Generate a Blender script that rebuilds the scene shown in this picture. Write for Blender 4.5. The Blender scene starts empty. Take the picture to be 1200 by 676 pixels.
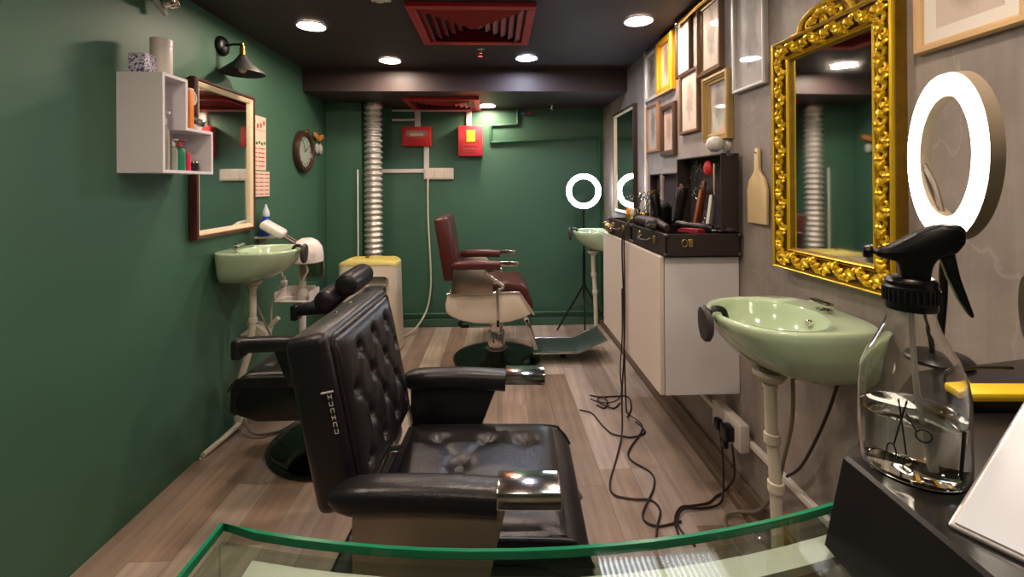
import bpy, bmesh, math, random
from mathutils import Vector, Matrix
PI = math.pi
SC = bpy.context.scene
COL = SC.collection
random.seed(7)

# ------------------------------------------------------------------ materials
def lin(c):
    if isinstance(c, str):
        c = [int(c[i:i+2], 16)/255 for i in (0, 2, 4)]
    return tuple((x/12.92 if x <= .04045 else ((x+.055)/1.055)**2.4) for x in c) + (1,)

MATS = {}
def nodes(name):
    m = bpy.data.materials.new(name); m.use_nodes = True
    nt = m.node_tree; b = nt.nodes['Principled BSDF']
    return m, nt, b

def mat(name, color='808080', rough=.5, metal=0, var=.0, vscale=8, bump=0, bscale=60, coat=0, spec=.5, trans=0, ior=1.45, emit=0, ecol=None, alpha=1, stretch=(1, 1, 1)):
    if name in MATS: return MATS[name]
    m, nt, b = nodes(name); L = nt.links
    c = lin(color)
    b.inputs['Base Color'].default_value = c
    b.inputs['Roughness'].default_value = rough
    b.inputs['Metallic'].default_value = metal
    b.inputs['Coat Weight'].default_value = coat
    b.inputs['Coat Roughness'].default_value = .05
    b.inputs['Specular IOR Level'].default_value = spec
    b.inputs['Transmission Weight'].default_value = trans
    b.inputs['IOR'].default_value = ior
    b.inputs['Alpha'].default_value = alpha
    if emit:
        b.inputs['Emission Color'].default_value = lin(ecol or color)
        b.inputs['Emission Strength'].default_value = emit
    tc = nt.nodes.new('ShaderNodeTexCoord'); mp = nt.nodes.new('ShaderNodeMapping')
    mp.inputs['Scale'].default_value = stretch
    L.new(tc.outputs['Object'], mp.inputs['Vector'])
    n = nt.nodes.new('ShaderNodeTexNoise'); n.inputs['Scale'].default_value = vscale; n.inputs['Detail'].default_value = 4
    L.new(mp.outputs['Vector'], n.inputs['Vector'])
    if var:
        mx = nt.nodes.new('ShaderNodeMix'); mx.data_type = 'RGBA'
        mx.inputs['A'].default_value = tuple(x*(1-var) for x in c[:3]) + (1,)
        mx.inputs['B'].default_value = tuple(min(1, x*(1+var)) for x in c[:3]) + (1,)
        L.new(n.outputs['Fac'], mx.inputs['Factor']); L.new(mx.outputs['Result'], b.inputs['Base Color'])
    if trans: MATS[name] = m; return m
    mr = nt.nodes.new('ShaderNodeMapRange'); mr.inputs['To Min'].default_value = max(0, rough-.04); mr.inputs['To Max'].default_value = min(1, rough+.06)
    L.new(n.outputs['Fac'], mr.inputs['Value']); L.new(mr.outputs['Result'], b.inputs['Roughness'])
    if bump:
        n2 = nt.nodes.new('ShaderNodeTexNoise'); n2.inputs['Scale'].default_value = bscale; n2.inputs['Detail'].default_value = 3
        L.new(mp.outputs['Vector'], n2.inputs['Vector'])
        bp = nt.nodes.new('ShaderNodeBump'); bp.inputs['Strength'].default_value = bump; bp.inputs['Distance'].default_value = .01
        L.new(n2.outputs['Fac'], bp.inputs['Height']); L.new(bp.outputs['Normal'], b.inputs['Normal'])
    MATS[name] = m
    return m

def glassy(name, tint='ffffff', refl_rough=.02, ior=1.5, top=.8):
    """clear sheet: straight-through transparency plus fresnel reflection"""
    if name in MATS: return MATS[name]
    m, nt, b = nodes(name); L = nt.links
    nt.nodes.remove(b); out = nt.nodes['Material Output']
    t = nt.nodes.new('ShaderNodeBsdfTransparent'); t.inputs['Color'].default_value = lin(tint)
    g = nt.nodes.new('ShaderNodeBsdfGlossy'); g.inputs['Roughness'].default_value = refl_rough
    lw = nt.nodes.new('ShaderNodeLayerWeight'); lw.inputs['Blend'].default_value = .5
    pw = nt.nodes.new('ShaderNodeMath'); pw.operation = 'POWER'; pw.inputs[1].default_value = 4.0; L.new(lw.outputs['Facing'], pw.inputs[0])
    f = nt.nodes.new('ShaderNodeMapRange'); f.inputs['To Min'].default_value = ((ior-1)/(ior+1))**2; f.inputs['To Max'].default_value = top; L.new(pw.outputs[0], f.inputs[0])
    mx = nt.nodes.new('ShaderNodeMixShader')
    L.new(f.outputs[0], mx.inputs[0]); L.new(t.outputs[0], mx.inputs[1]); L.new(g.outputs[0], mx.inputs[2])
    L.new(mx.outputs[0], out.inputs['Surface'])
    MATS[name] = m
    return m

def floor_mat():
    m, nt, b = nodes('floor_planks'); L = nt.links
    def N(t, **k):
        n = nt.nodes.new(t)
        for a, v in k.items(): setattr(n, a, v)
        return n
    def M(op, a, bb=None):
        n = N('ShaderNodeMath', operation=op)
        for i, v in enumerate((a, bb)):
            if v is None: continue
            if hasattr(v, 'links'): L.new(v, n.inputs[i])
            else: n.inputs[i].default_value = v
        return n.outputs[0]
    tc = N('ShaderNodeTexCoord'); sp = N('ShaderNodeSeparateXYZ'); L.new(tc.outputs['Object'], sp.inputs[0])
    W, LEN = .145, 1.15
    u = M('DIVIDE', M('ADD', sp.outputs[0], 3.02), W)
    iu = M('FLOOR', u); fu = M('SUBTRACT', u, iu)
    wn = N('ShaderNodeTexWhiteNoise', noise_dimensions='1D'); L.new(iu, wn.inputs['W'])
    v = M('ADD', M('DIVIDE', sp.outputs[1], LEN), M('MULTIPLY', wn.outputs['Value'], 5.3))
    iv = M('FLOOR', v); fv = M('SUBTRACT', v, iv)
    cb = N('ShaderNodeCombineXYZ'); L.new(iu, cb.inputs[0]); L.new(iv, cb.inputs[1])
    w2 = N('ShaderNodeTexWhiteNoise', noise_dimensions='2D'); L.new(cb.outputs[0], w2.inputs['Vector'])
    cr = N('ShaderNodeValToRGB'); L.new(w2.outputs['Value'], cr.inputs[0])
    cr.color_ramp.interpolation = 'CONSTANT'
    cols = [(0, '98806f'), (.14, 'ae9b8d'), (.32, 'a08d80'), (.48, '84705f'), (.6, 'aa998e'), (.78, '927e70'), (.9, 'b8a797')]
    e = cr.color_ramp.elements
    e[0].position, e[0].color = cols[0][0], lin(cols[0][1]); e[1].position, e[1].color = cols[1][0], lin(cols[1][1])
    for p, c in cols[2:]:
        x = e.new(p); x.color = lin(c)
    # grain along the plank
    mp = N('ShaderNodeMapping'); mp.inputs['Scale'].default_value = (34, 2.2, 1)
    L.new(tc.outputs['Object'], mp.inputs[0])
    ad = N('ShaderNodeVectorMath', operation='ADD'); L.new(mp.outputs[0], ad.inputs[0]); L.new(w2.outputs['Color'], ad.inputs[1])
    g = N('ShaderNodeTexNoise'); g.inputs['Scale'].default_value = 1; g.inputs['Detail'].default_value = 6; L.new(ad.outputs[0], g.inputs['Vector'])
    g2 = N('ShaderNodeTexNoise'); g2.inputs['Scale'].default_value = 5; g2.inputs['Detail'].default_value = 4; L.new(tc.outputs['Object'], g2.inputs['Vector'])
    mr = N('ShaderNodeMapRange'); L.new(g.outputs[0], mr.inputs[0]); mr.inputs['From Min'].default_value = .3; mr.inputs['From Max'].default_value = .7
    mr.inputs['To Min'].default_value = .74; mr.inputs['To Max'].default_value = 1.16
    mr2 = N('ShaderNodeMapRange'); L.new(g2.outputs[0], mr2.inputs[0]); mr2.inputs['From Min'].default_value = .3; mr2.inputs['From Max'].default_value = .7
    mr2.inputs['To Min'].default_value = .86; mr2.inputs['To Max'].default_value = 1.1
    k = M('MULTIPLY', mr.outputs[0], mr2.outputs[0])
    gap = M('MINIMUM', M('MINIMUM', fu, M('SUBTRACT', 1.0, fu)), M('MULTIPLY', M('MINIMUM', fv, M('SUBTRACT', 1.0, fv)), LEN/W))
    gk = N('ShaderNodeMapRange'); L.new(gap, gk.inputs[0]); gk.inputs['From Max'].default_value = .012; gk.inputs['To Min'].default_value = .45
    k = M('MULTIPLY', k, gk.outputs[0])
    vm = N('ShaderNodeVectorMath', operation='SCALE'); L.new(cr.outputs[0], vm.inputs[0]); L.new(k, vm.inputs['Scale'])
    L.new(vm.outputs[0], b.inputs['Base Color'])
    b.inputs['Roughness'].default_value = .42
    bp = N('ShaderNodeBump'); bp.inputs['Strength'].default_value = .12; bp.inputs['Distance'].default_value = .004
    L.new(k, bp.inputs['Height']); L.new(bp.outputs[0], b.inputs['Normal'])
    return m

def wallpaper_mat():
    m, nt, b = nodes('marble_wallpaper'); L = nt.links
    tc = nt.nodes.new('ShaderNodeTexCoord')
    n0 = nt.nodes.new('ShaderNodeTexNoise'); n0.inputs['Scale'].default_value = 3.0; n0.inputs['Detail'].default_value = 7; n0.inputs['Roughness'].default_value = .62
    L.new(tc.outputs['Object'], n0.inputs['Vector'])
    cr = nt.nodes.new('ShaderNodeValToRGB'); L.new(n0.outputs['Fac'], cr.inputs[0])
    e = cr.color_ramp.elements
    e[0].position, e[0].color = .30, lin('7d7370'); e[1].position, e[1].color = .72, lin('a59a93')
    x = e.new(.5); x.color = lin('90867f')
    # broken pale veins
    mp = nt.nodes.new('ShaderNodeMapping'); mp.inputs['Rotation'].default_value = (.5, .2, .3); mp.inputs['Scale'].default_value = (1, 1.4, .8)
    L.new(tc.outputs['Object'], mp.inputs[0])
    nd = nt.nodes.new('ShaderNodeTexNoise'); nd.inputs['Scale'].default_value = 2.2; nd.inputs['Detail'].default_value = 6; nd.inputs['Distortion'].default_value = .3
    L.new(mp.outputs[0], nd.inputs['Vector'])
    s = nt.nodes.new('ShaderNodeMath'); s.operation = 'SUBTRACT'; s.inputs[1].default_value = .5; L.new(nd.outputs['Fac'], s.inputs[0])
    a = nt.nodes.new('ShaderNodeMath'); a.operation = 'ABSOLUTE'; L.new(s.outputs[0], a.inputs[0])
    r = nt.nodes.new('ShaderNodeMapRange'); r.inputs['From Max'].default_value = .007; r.inputs['To Min'].default_value = .3; r.inputs['To Max'].default_value = 0; L.new(a.outputs[0], r.inputs[0])
    mx = nt.nodes.new('ShaderNodeMix'); mx.data_type = 'RGBA'; L.new(r.outputs[0], mx.inputs['Factor']); L.new(cr.outputs[0], mx.inputs['A'])
    mx.inputs['B'].default_value = lin('bdb4ad')
    # fine vertical linen streaks
    mp2 = nt.nodes.new('ShaderNodeMapping'); mp2.inputs['Scale'].default_value = (60, 60, 4); L.new(tc.outputs['Object'], mp2.inputs[0])
    n3 = nt.nodes.new('ShaderNodeTexNoise'); n3.inputs['Scale'].default_value = 1; n3.inputs['Detail'].default_value = 2; L.new(mp2.outputs[0], n3.inputs['Vector'])
    r3 = nt.nodes.new('ShaderNodeMapRange'); r3.inputs['From Min'].default_value = .3; r3.inputs['From Max'].default_value = .7; r3.inputs['To Min'].default_value = .92; r3.inputs['To Max'].default_value = 1.06
    L.new(n3.outputs['Fac'], r3.inputs[0])
    vm = nt.nodes.new('ShaderNodeVectorMath'); vm.operation = 'SCALE'; L.new(mx.outputs['Result'], vm.inputs[0]); L.new(r3.outputs[0], vm.inputs['Scale'])
    L.new(vm.outputs[0], b.inputs['Base Color'])
    b.inputs['Roughness'].default_value = .55
    return m

def pattern_mat(name, base, dots, scale=60, thr=.5):
    m, nt, b = nodes(name); L = nt.links
    tc = nt.nodes.new('ShaderNodeTexCoord')
    n = nt.nodes.new('ShaderNodeTexNoise'); n.inputs['Scale'].default_value = scale; n.inputs['Detail'].default_value = 1; n.inputs['Distortion'].default_value = 2
    L.new(tc.outputs['Object'], n.inputs['Vector'])
    cr = nt.nodes.new('ShaderNodeValToRGB'); cr.color_ramp.interpolation = 'CONSTANT'
    cr.color_ramp.elements[0].color = lin(base); cr.color_ramp.elements[1].position = thr; cr.color_ramp.elements[1].color = lin(dots)
    L.new(n.outputs['Fac'], cr.inputs[0]); L.new(cr.outputs[0], b.inputs['Base Color']); b.inputs['Roughness'].default_value = .5
    return m

def sketch_mat(name, paper='d8d0c6', ink='6b625c', seed=0.0, wide=.45):
    """pencil portrait behind glass: a soft grey head-like smudge on paper; coordinates are the picture's own"""
    m, nt, b = nodes(name); L = nt.links
    tc = nt.nodes.new('ShaderNodeTexCoord')
    mp = nt.nodes.new('ShaderNodeMapping'); mp.inputs['Location'].default_value = (-.5, -.5, -.58); mp.inputs['Scale'].default_value = (1, 1, 1)
    L.new(tc.outputs['Generated'], mp.inputs[0])
    sp = nt.nodes.new('ShaderNodeSeparateXYZ'); L.new(mp.outputs[0], sp.inputs[0])
    def M(op, a, c=None):
        n = nt.nodes.new('ShaderNodeMath'); n.operation = op
        for i, v in enumerate((a, c)):
            if v is None: continue
            if hasattr(v, 'links'): L.new(v, n.inputs[i])
            else: n.inputs[i].default_value = v
        return n.outputs[0]
    r = M('SQRT', M('ADD', M('POWER', M('DIVIDE', sp.outputs[1], wide*.62), 2), M('POWER', M('DIVIDE', sp.outputs[2], wide), 2)))
    ns = nt.nodes.new('ShaderNodeTexNoise'); ns.inputs['Scale'].default_value = 7; ns.inputs['Detail'].default_value = 5
    mp2 = nt.nodes.new('ShaderNodeMapping'); mp2.inputs['Location'].default_value = (seed, seed*2, 0); L.new(tc.outputs['Generated'], mp2.inputs[0]); L.new(mp2.outputs[0], ns.inputs['Vector'])
    rr = M('ADD', r, M('MULTIPLY', M('SUBTRACT', ns.outputs['Fac'], .5), 1.6))
    mr = nt.nodes.new('ShaderNodeMapRange'); mr.inputs['From Min'].default_value = .45; mr.inputs['From Max'].default_value = 1.05; mr.inputs['To Min'].default_value = .75; mr.inputs['To Max'].default_value = 0
    L.new(rr, mr.inputs[0])
    mx = nt.nodes.new('ShaderNodeMix'); mx.data_type = 'RGBA'; mx.inputs['A'].default_value = lin(paper); mx.inputs['B'].default_value = lin(ink)
    L.new(mr.outputs[0], mx.inputs['Factor']); L.new(mx.outputs['Result'], b.inputs['Base Color'])
    b.inputs['Roughness'].default_value = .6; b.inputs['Coat Weight'].default_value = 1; b.inputs['Coat Roughness'].default_value = .03
    return m

# palette
GREEN = mat('green_wall_paint', '3c614d', .5, var=.07, vscale=3, bump=.04, bscale=90)
CEIL = mat('dark_ceiling_paint', '35292c', .62, var=.1, vscale=4)
SOFF = mat('soffit_paint', '3a2e2f', .5, var=.1, vscale=4)
WALLP = wallpaper_mat(); FLOOR = floor_mat()
WHITE = mat('white_laminate', 'dedade', .38, var=.02)
CREAM = mat('cream_cabinet_front', 'dccdc0', .35, var=.02)
WPLAST = mat('white_plastic', 'd6cfc8', .35, var=.03)
CREAMPL = mat('aged_white_plastic', 'c9c0ac', .4, var=.05)
BLACK = mat('black_plastic', '0c0b0c', .32, var=.1)
BLKMAT = mat('black_matte', '141214', .6, var=.1)
LEATHER = mat('black_leather', '18161a', .34, var=.25, vscale=14, bump=.1, bscale=170)
LEATHER2 = mat('black_leather_panel', '131115', .34, var=.2, vscale=14, bump=.1, bscale=170)
BROWNL = mat('oxblood_leather', '4c1f1d', .33, var=.12, vscale=10, bump=.08, bscale=150, coat=.15)
CHROME = mat('chrome', 'd8d4cf', .12, metal=1)
PLATE = mat('dark_plate_steel', '62716c', .3, metal=.8)
STEEL = mat('brushed_steel', 'a79b90', .28, metal=1, var=.08, vscale=20, stretch=(1, 12, 12))
DARKCHR = mat('dark_chrome', '3b4642', .1, metal=1)
SHELL = mat('cream_shell', 'd9cdbb', .3, var=.03, coat=.3)
SINKG = mat('celadon_ceramic', 'b3c7a6', .12, var=.03, coat=.6)
GOLD = mat('gold_leaf', 'dcb62c', .33, metal=.6, var=.2, vscale=30)
GOLDD = mat('antique_gold_ground', '7d6014', .45, metal=.5, var=.3, vscale=40)
BRASS = mat('brass', 'c79a4a', .25, metal=1)
MIRROR = mat('mirror_silver', 'eef0ee', .015, metal=1)
REDM = mat('red_metal_paint', 'a82226', .38, var=.1)
REDD = mat('red_louvre_paint', '8c1a1e', .5, var=.1)
REDA = mat('red_alarm_plastic', 'c92328', .35)
PINK = mat('pinkish_red_alarm_plastic', 'd83a42', .35)
YEL = mat('yellow_label', 'eec03a', .5)
DUCT = mat('aluminium_foil_duct', 'cfcac4', .34, metal=.75, var=.05, vscale=6)
DARKWOOD = mat('dark_red_wood', '4a211a', .35, var=.2, vscale=12, stretch=(1, 6, 1), coat=.2)
CREAMWOOD = mat('cream_inner_frame', 'd6c4a2', .4, var=.05)
WOOD = mat('pale_wood', 'd8be90', .45, var=.12, vscale=10, stretch=(1, 1, .2))
BROWNW = mat('brown_wood', '6b4128', .4, var=.2, vscale=14)
GREYTR = mat('grey_brown_skirting', '6a5a4e', .5, var=.1)
CORD = mat('dark_cord', '2a1c18', .5, var=.1)
GREYCORD = mat('grey_hose', '7d7466', .4, var=.1)
CASE = mat('dark_brown_case', '2a201f', .5, var=.2, vscale=30, bump=.15, bscale=200)
CASEIN = mat('case_lining', '3a3130', .8, var=.15, vscale=20)
CBRASS = mat('worn_brass_fittings', 'a8905a', .35, metal=.9, var=.2, vscale=60)
def emitter(name, col, s): return mat(name, col, .5, emit=s, ecol=col)
WARML = emitter('warm_lamp_glow', 'ffe7d0', 230)
COOLL = emitter('cool_lamp_glow', 'dfe6ff', 230)
RINGC = emitter('cool_ring_glow', 'eaf2ff', 22)
RINGW = emitter('warm_ring_glow', 'fff1dc', 26)
TROFL = emitter('tube_glow', 'eef2ff', 9)
BULBL = mat('unlit_bulb', 'b8a898', .2, coat=.5)

# ------------------------------------------------------------------ mesh builder
class MB:
    def __init__(s): s.bm = bmesh.new()
    def _xf(s, vs, M):
        if M is not None: bmesh.ops.transform(s.bm, matrix=M, verts=vs)
    def box(s, c, d, bev=0, seg=2, M=None):
        r = bmesh.ops.create_cube(s.bm, size=1); vs = r['verts']
        bmesh.ops.scale(s.bm, vec=Vector(d), verts=vs)
        if bev:
            es = list({e for v in vs for e in v.link_edges})
            rr = bmesh.ops.bevel(s.bm, geom=es, offset=bev, segments=seg, affect='EDGES', profile=.5)
            vs = list({v for f in rr['faces'] for v in f.verts} | {v for v in vs if v.is_valid})
        bmesh.ops.translate(s.bm, vec=Vector(c), verts=vs)
        s._xf(vs, M); return s
    def box2(s, a, b, bev=0, seg=2, M=None):
        return s.box([(a[i]+b[i])/2 for i in range(3)], [abs(b[i]-a[i]) for i in range(3)], bev, seg, M)
    def lathe(s, prof, c=(0, 0, 0), seg=32, M=None, sx=1, sy=1):
        rings = []; vs = []
        for r, z in prof:
            if r < 1e-6:
                v = s.bm.verts.new((c[0], c[1], c[2]+z)); rings.append([v]); vs.append(v)
            else:
                ring = [s.bm.verts.new((c[0]+r*sx*math.cos(2*PI*i/seg), c[1]+r*sy*math.sin(2*PI*i/seg), c[2]+z)) for i in range(seg)]
                rings.append(ring); vs += ring
        for A, B in zip(rings, rings[1:]):
            if len(A) == 1 and len(B) == 1: continue
            for i in range(seg):
                j = (i+1) % seg
                if len(A) == 1: s.bm.faces.new((A[0], B[j], B[i]))
                elif len(B) == 1: s.bm.faces.new((A[i], A[j], B[0]))
                else: s.bm.faces.new((A[i], A[j], B[j], B[i]))
        s._xf(vs, M); return s
    def tube(s, pts, r, seg=10, smooth=True, n=6, closed=False, cap=True, M=None):
        P = [Vector(p) for p in pts]
        if smooth and len(P) > 2: P = spline(P, n, closed)
        R = r if callable(r) else (lambda t: r)
        rings = []; vs = []; N = len(P)
        prev = None
        for i, p in enumerate(P):
            if closed: d = P[(i+1) % N]-P[i-1]
            else: d = P[min(i+1, N-1)]-P[max(i-1, 0)]
            if d.length < 1e-9: d = Vector((0, 0, 1))
            d.normalize()
            if prev is None:
                a = Vector((0, 0, 1)) if abs(d.z) < .9 else Vector((1, 0, 0))
                u = d.cross(a).normalized()
            else:
                u = prev-d*prev.dot(d)
                if u.length < 1e-6: u = d.orthogonal()
                u.normalize()
            prev = u; w = d.cross(u); rad = R(i/max(1, N-1))
            ring = [s.bm.verts.new(p+(u*math.cos(2*PI*k/seg)+w*math.sin(2*PI*k/seg))*rad) for k in range(seg)]
            rings.append(ring); vs += ring
        pairs = list(zip(rings, rings[1:])) + ([(rings[-1], rings[0])] if closed else [])
        for A, B in pairs:
            for k in range(seg):
                l = (k+1) % seg
                s.bm.faces.new((A[k], A[l], B[l], B[k]))
        if cap and not closed:
            s.bm.faces.new(rings[0][::-1]); s.bm.faces.new(rings[-1])
        s._xf(vs, M); return s
    def cyl(s, a, b, r, r2=None, seg=20):
        r2 = r if r2 is None else r2
        return s.tube([a, b], lambda t: r+(r2-r)*t, seg, smooth=False)
    def prism(s, poly, h0, h1, axis='z', bev=0, M=None):
        def P(a, b, h): return {'z': (a, b, h), 'y': (a, h, b), 'x': (h, a, b)}[axis]
        A = [s.bm.verts.new(P(a, b, h0)) for a, b in poly]; B = [s.bm.verts.new(P(a, b, h1)) for a, b in poly]
        fs = [s.bm.faces.new(A[::-1]), s.bm.faces.new(B)]
        n = len(A)
        for i in range(n): fs.append(s.bm.faces.new((A[i], A[(i+1) % n], B[(i+1) % n], B[i])))
        bmesh.ops.recalc_face_normals(s.bm, faces=fs)
        vs = A+B
        if bev:
            es = list({e for f in fs for e in f.edges})
            rr = bmesh.ops.bevel(s.bm, geom=es, offset=bev, segments=2, affect='EDGES', profile=.5)
            vs = list({v for f in rr['faces'] for v in f.verts} | {v for v in vs if v.is_valid})
        s._xf(vs, M); return s
    def grid(s, f, nu, nv, closeu=False, M=None):
        V = [[s.bm.verts.new(f(i/(nu-(0 if closeu else 1)), j/(nv-1))) for j in range(nv)] for i in range(nu)]
        for i in range(nu if closeu else nu-1):
            for j in range(nv-1):
                k = (i+1) % nu
                s.bm.faces.new((V[i][j], V[k][j], V[k][j+1], V[i][j+1]))
        s._xf([v for r in V for v in r], M); return s
    def loft(s, rings, cap0=True, cap1=True, M=None):
        RR = [[s.bm.verts.new(p) for p in r] for r in rings]; n = len(RR[0])
        for A, B in zip(RR, RR[1:]):
            for i in range(n): s.bm.faces.new((A[i], A[(i+1) % n], B[(i+1) % n], B[i]))
        if cap0: s.bm.faces.new(RR[0][::-1])
        if cap1: s.bm.faces.new(RR[-1])
        s._xf([v for r in RR for v in r], M); return s
    def ball(s, c, r, sc=(1, 1, 1), u=20, v=12, M=None):
        q = bmesh.ops.create_uvsphere(s.bm, u_segments=u, v_segments=v, radius=r)['verts']
        bmesh.ops.scale(s.bm, vec=Vector(sc), verts=q); bmesh.ops.translate(s.bm, vec=Vector(c), verts=q)
        s._xf(q, M); return s
    def torus(s, c, R, r, axis='z', seg=48, ts=12, sc=1.0, a0=0, a1=2*PI, M=None):
        cl = abs(a1-a0-2*PI) < 1e-6; n = seg
        pts = []
        for i in range(n+(0 if cl else 1)):
            a = a0+(a1-a0)*i/n; x, y = R*math.cos(a), R*math.sin(a)*sc
            pts.append({'z': (c[0]+x, c[1]+y, c[2]), 'x': (c[0], c[1]+x, c[2]+y), 'y': (c[0]+x, c[1], c[2]+y)}[axis])
        return s.tube(pts, r, ts, smooth=False, closed=cl, M=M)
    def rframe(s, w, h, prof, M=None):
        """mitred rectangular moulding in the local yz plane; prof = [(outward offset, height x)] from the opening w x h"""
        rings = []
        for o, x in prof:
            a, b = w/2+o, h/2+o
            rings.append([s.bm.verts.new((x, y, z)) for y, z in ((-a, -b), (a, -b), (a, b), (-a, b))])
        for A, B in zip(rings, rings[1:]):
            for i in range(4): s.bm.faces.new((A[i], A[(i+1) % 4], B[(i+1) % 4], B[i]))
        s._xf([v for r in rings for v in r], M); return s
    def build(s, name, m, parent=None, label=None, smooth=True, ang=38, M=None, stuff=False):
        bmesh.ops.recalc_face_normals(s.bm, faces=s.bm.faces[:])
        me = bpy.data.meshes.new(name); s.bm.to_mesh(me); s.bm.free()
        if M is not None: me.transform(M)
        if m is not None: me.materials.append(m)
        if smooth:
            me.shade_smooth(); me.set_sharp_from_angle(angle=math.radians(ang))
        o = bpy.data.objects.new(name, me); COL.objects.link(o)
        if parent is not None: o.parent = parent
        if label: o['label'] = label
        if stuff: o['kind'] = 'stuff'
        return o

def spline(P, n=6, closed=False):
    out = []; N = len(P)
    rng = range(N) if closed else range(N-1)
    for i in rng:
        if closed: a, b, c, d = P[i-1], P[i], P[(i+1) % N], P[(i+2) % N]
        else: a, b, c, d = P[max(0, i-1)], P[i], P[i+1], P[min(N-1, i+2)]
        for k in range(n):
            t = k/n
            out.append(.5*((2*b)+(c-a)*t+(2*a-5*b+4*c-d)*t*t+(3*b-a-3*c+d)*t**3))
    if not closed: out.append(P[-1])
    return out

def thing(name, label, cat, loc=(0, 0, 0), rz=0, group=None, rot=None):
    o = bpy.data.objects.new(name, None); COL.objects.link(o); o.empty_display_size = .1
    o.location = loc; o.rotation_euler = rot or (0, 0, rz)
    o['label'] = label; o['category'] = cat
    if group: o['group'] = group
    return o
def tag(o, label, cat, group=None, kind=None):
    o['label'] = label; o['category'] = cat
    if group: o['group'] = group
    if kind: o['kind'] = kind
    return o
def struct(o): o['kind'] = 'structure'; return o
def copy_tree(o, parent=None):
    c = o.copy(); COL.objects.link(c); c.parent = parent
    for ch in list(o.children): copy_tree(ch, c)
    return c
def dup(root, loc, rz=None, label=None, rot=None):
    r = copy_tree(root); r.location = loc
    if rz is not None: r.rotation_euler = (0, 0, rz)
    if rot is not None: r.rotation_euler = rot
    if label: r['label'] = label
    return r
def rrect(w, d, r, n=5, cx=0, cy=0):
    pts = []
    for sx, sy, a0 in ((1, 1, 0), (-1, 1, PI/2), (-1, -1, PI), (1, -1, 1.5*PI)):
        for i in range(n+1):
            a = a0+PI/2*i/n
            pts.append((cx+sx*(w/2-r)+r*math.cos(a), cy+sy*(d/2-r)+r*math.sin(a)))
    return pts
def T(x=0, y=0, z=0): return Matrix.Translation((x, y, z))
def RX(a): return Matrix.Rotation(a, 4, 'X')
def RY(a): return Matrix.Rotation(a, 4, 'Y')
def RZ(a): return Matrix.Rotation(a, 4, 'Z')

# ------------------------------------------------------------------ room
XL, XR, YB, YF, ZC, ZL = -1.43, 1.0, 4.2, -2.2, 2.17, 2.0
struct(MB().box2((XL-.1, YF-.1, -.1), (XR+.1, YB+.1, 0)).build('floor', FLOOR, smooth=False))
struct(MB().box2((XL-.1, YF-.1, ZC), (XR+.1, YB+.1, ZC+.1)).build('ceiling', CEIL, smooth=False))
struct(MB().box2((XL, 3.42, ZL), (XR, YB, ZC)).build('trim_1', SOFF, smooth=False))
struct(MB().box2((XL-.1, YF, 0), (XL, YB, ZC)).build('wall_left', GREEN, smooth=False))
struct(MB().box2((XL-.1, YB, 0), (XR+.1, YB+.1, ZC)).build('wall_back', GREEN, smooth=False))
struct(MB().box2((XR, YF, 0), (XR+.1, YB, ZC)).build('wall_right', WALLP, smooth=False))
struct(MB().box2((XL-.1, YF-.1, 0), (XR+.1, YF, ZC)).build('wall_front', GREEN, smooth=False))
struct(MB().box2((XL, 3.87, 0), (-1.13, YB, ZL), .004, 1).build('trim_2', GREEN, smooth=False))
struct(MB().box2((-1.13, YB-.022, 0), (XR, YB, .07), .004, 1).build('baseboard_back', GREEN, smooth=False))
b = MB().box2((XR-.02, YF, 0), (XR, YB, .1), .004, 1); b.box2((XR-.05, YF, 0), (XR-.02, YB, .04), .004, 1)
struct(b.build('baseboard_right', GREYTR, smooth=False))

# ------------------------------------------------------------------ ceiling lights
def downlight(loc, m, label):
    t = thing('downlight', label, 'ceiling light', loc, group='recessed ceiling downlights')
    MB().lathe([(.068, -.001), (.078, -.003), (.08, -.008), (.074, -.012), (.067, -.009), (.066, -.001)], seg=36).build('trim_ring', WHITE, t)
    MB().lathe([(0, -.0075), (.05, -.0075), (.066, -.006), (.066, -.001), (0, -.001)], seg=36).build('lamp_disc', m, t)
    return t
d0 = downlight((-.994, 2.495, ZC), WARML, 'warm round downlight, leftmost, above the green wall')
dup(d0, (-.732, 3.183, ZC), label='small warm downlight left of the red vent, just before the soffit')
dup(d0, (.761, 2.388, ZC), label='warm round downlight nearest the framed pictures on the right')
dup(d0, (-.075, 4.03, ZL), label='warm downlight in the lowered ceiling above the red alarm box')
downlight((.214, 3.109, ZC), COOLL, 'cool white downlight right of the red vent')
dup(d0, (-.03, 1.62, ZC), label='warm downlight above the nearest barber chair')
dup(d0, (-.8, .75, ZC), label='added unseen warm downlight over the left side of the counter')  # added out of view to brighten the foreground and left wall
dup(d0, (.5, .55, ZC), label='added unseen warm downlight over the right side of the counter')  # second added lamp out of view, lights the counter end
dup(d0, (-.3, -.7, ZC), label='added unseen warm fill downlight behind the counter')  # added fill behind the camera, evens out the room light
# louvred tube fitting seen only as a reflection in the counter glass
t = thing('louvre_light', 'white louvred tube light of two panels, mirrored in the counter glass', 'ceiling light', (.70, 1.93, ZC))
MB().box2((-.27, -.09, -.004), (.27, .09, 0)).build('diffuser', TROFL, t, smooth=False)
b = MB()
for x0, x1 in ((-.27, -.005), (.005, .27)):
    n = 11
    for i in range(n+1):
        x = x0+(x1-x0)*i/n; w = .006 if i in (0, n) else .0025
        b.box((x, 0, -.018), (w*2, .18, .028))
    for y in (-.088, .088): b.box(((x0+x1)/2, y, -.018), (x1-x0, .006, .03))
b.build('louvre', WPLAST, t, smooth=False)

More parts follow.
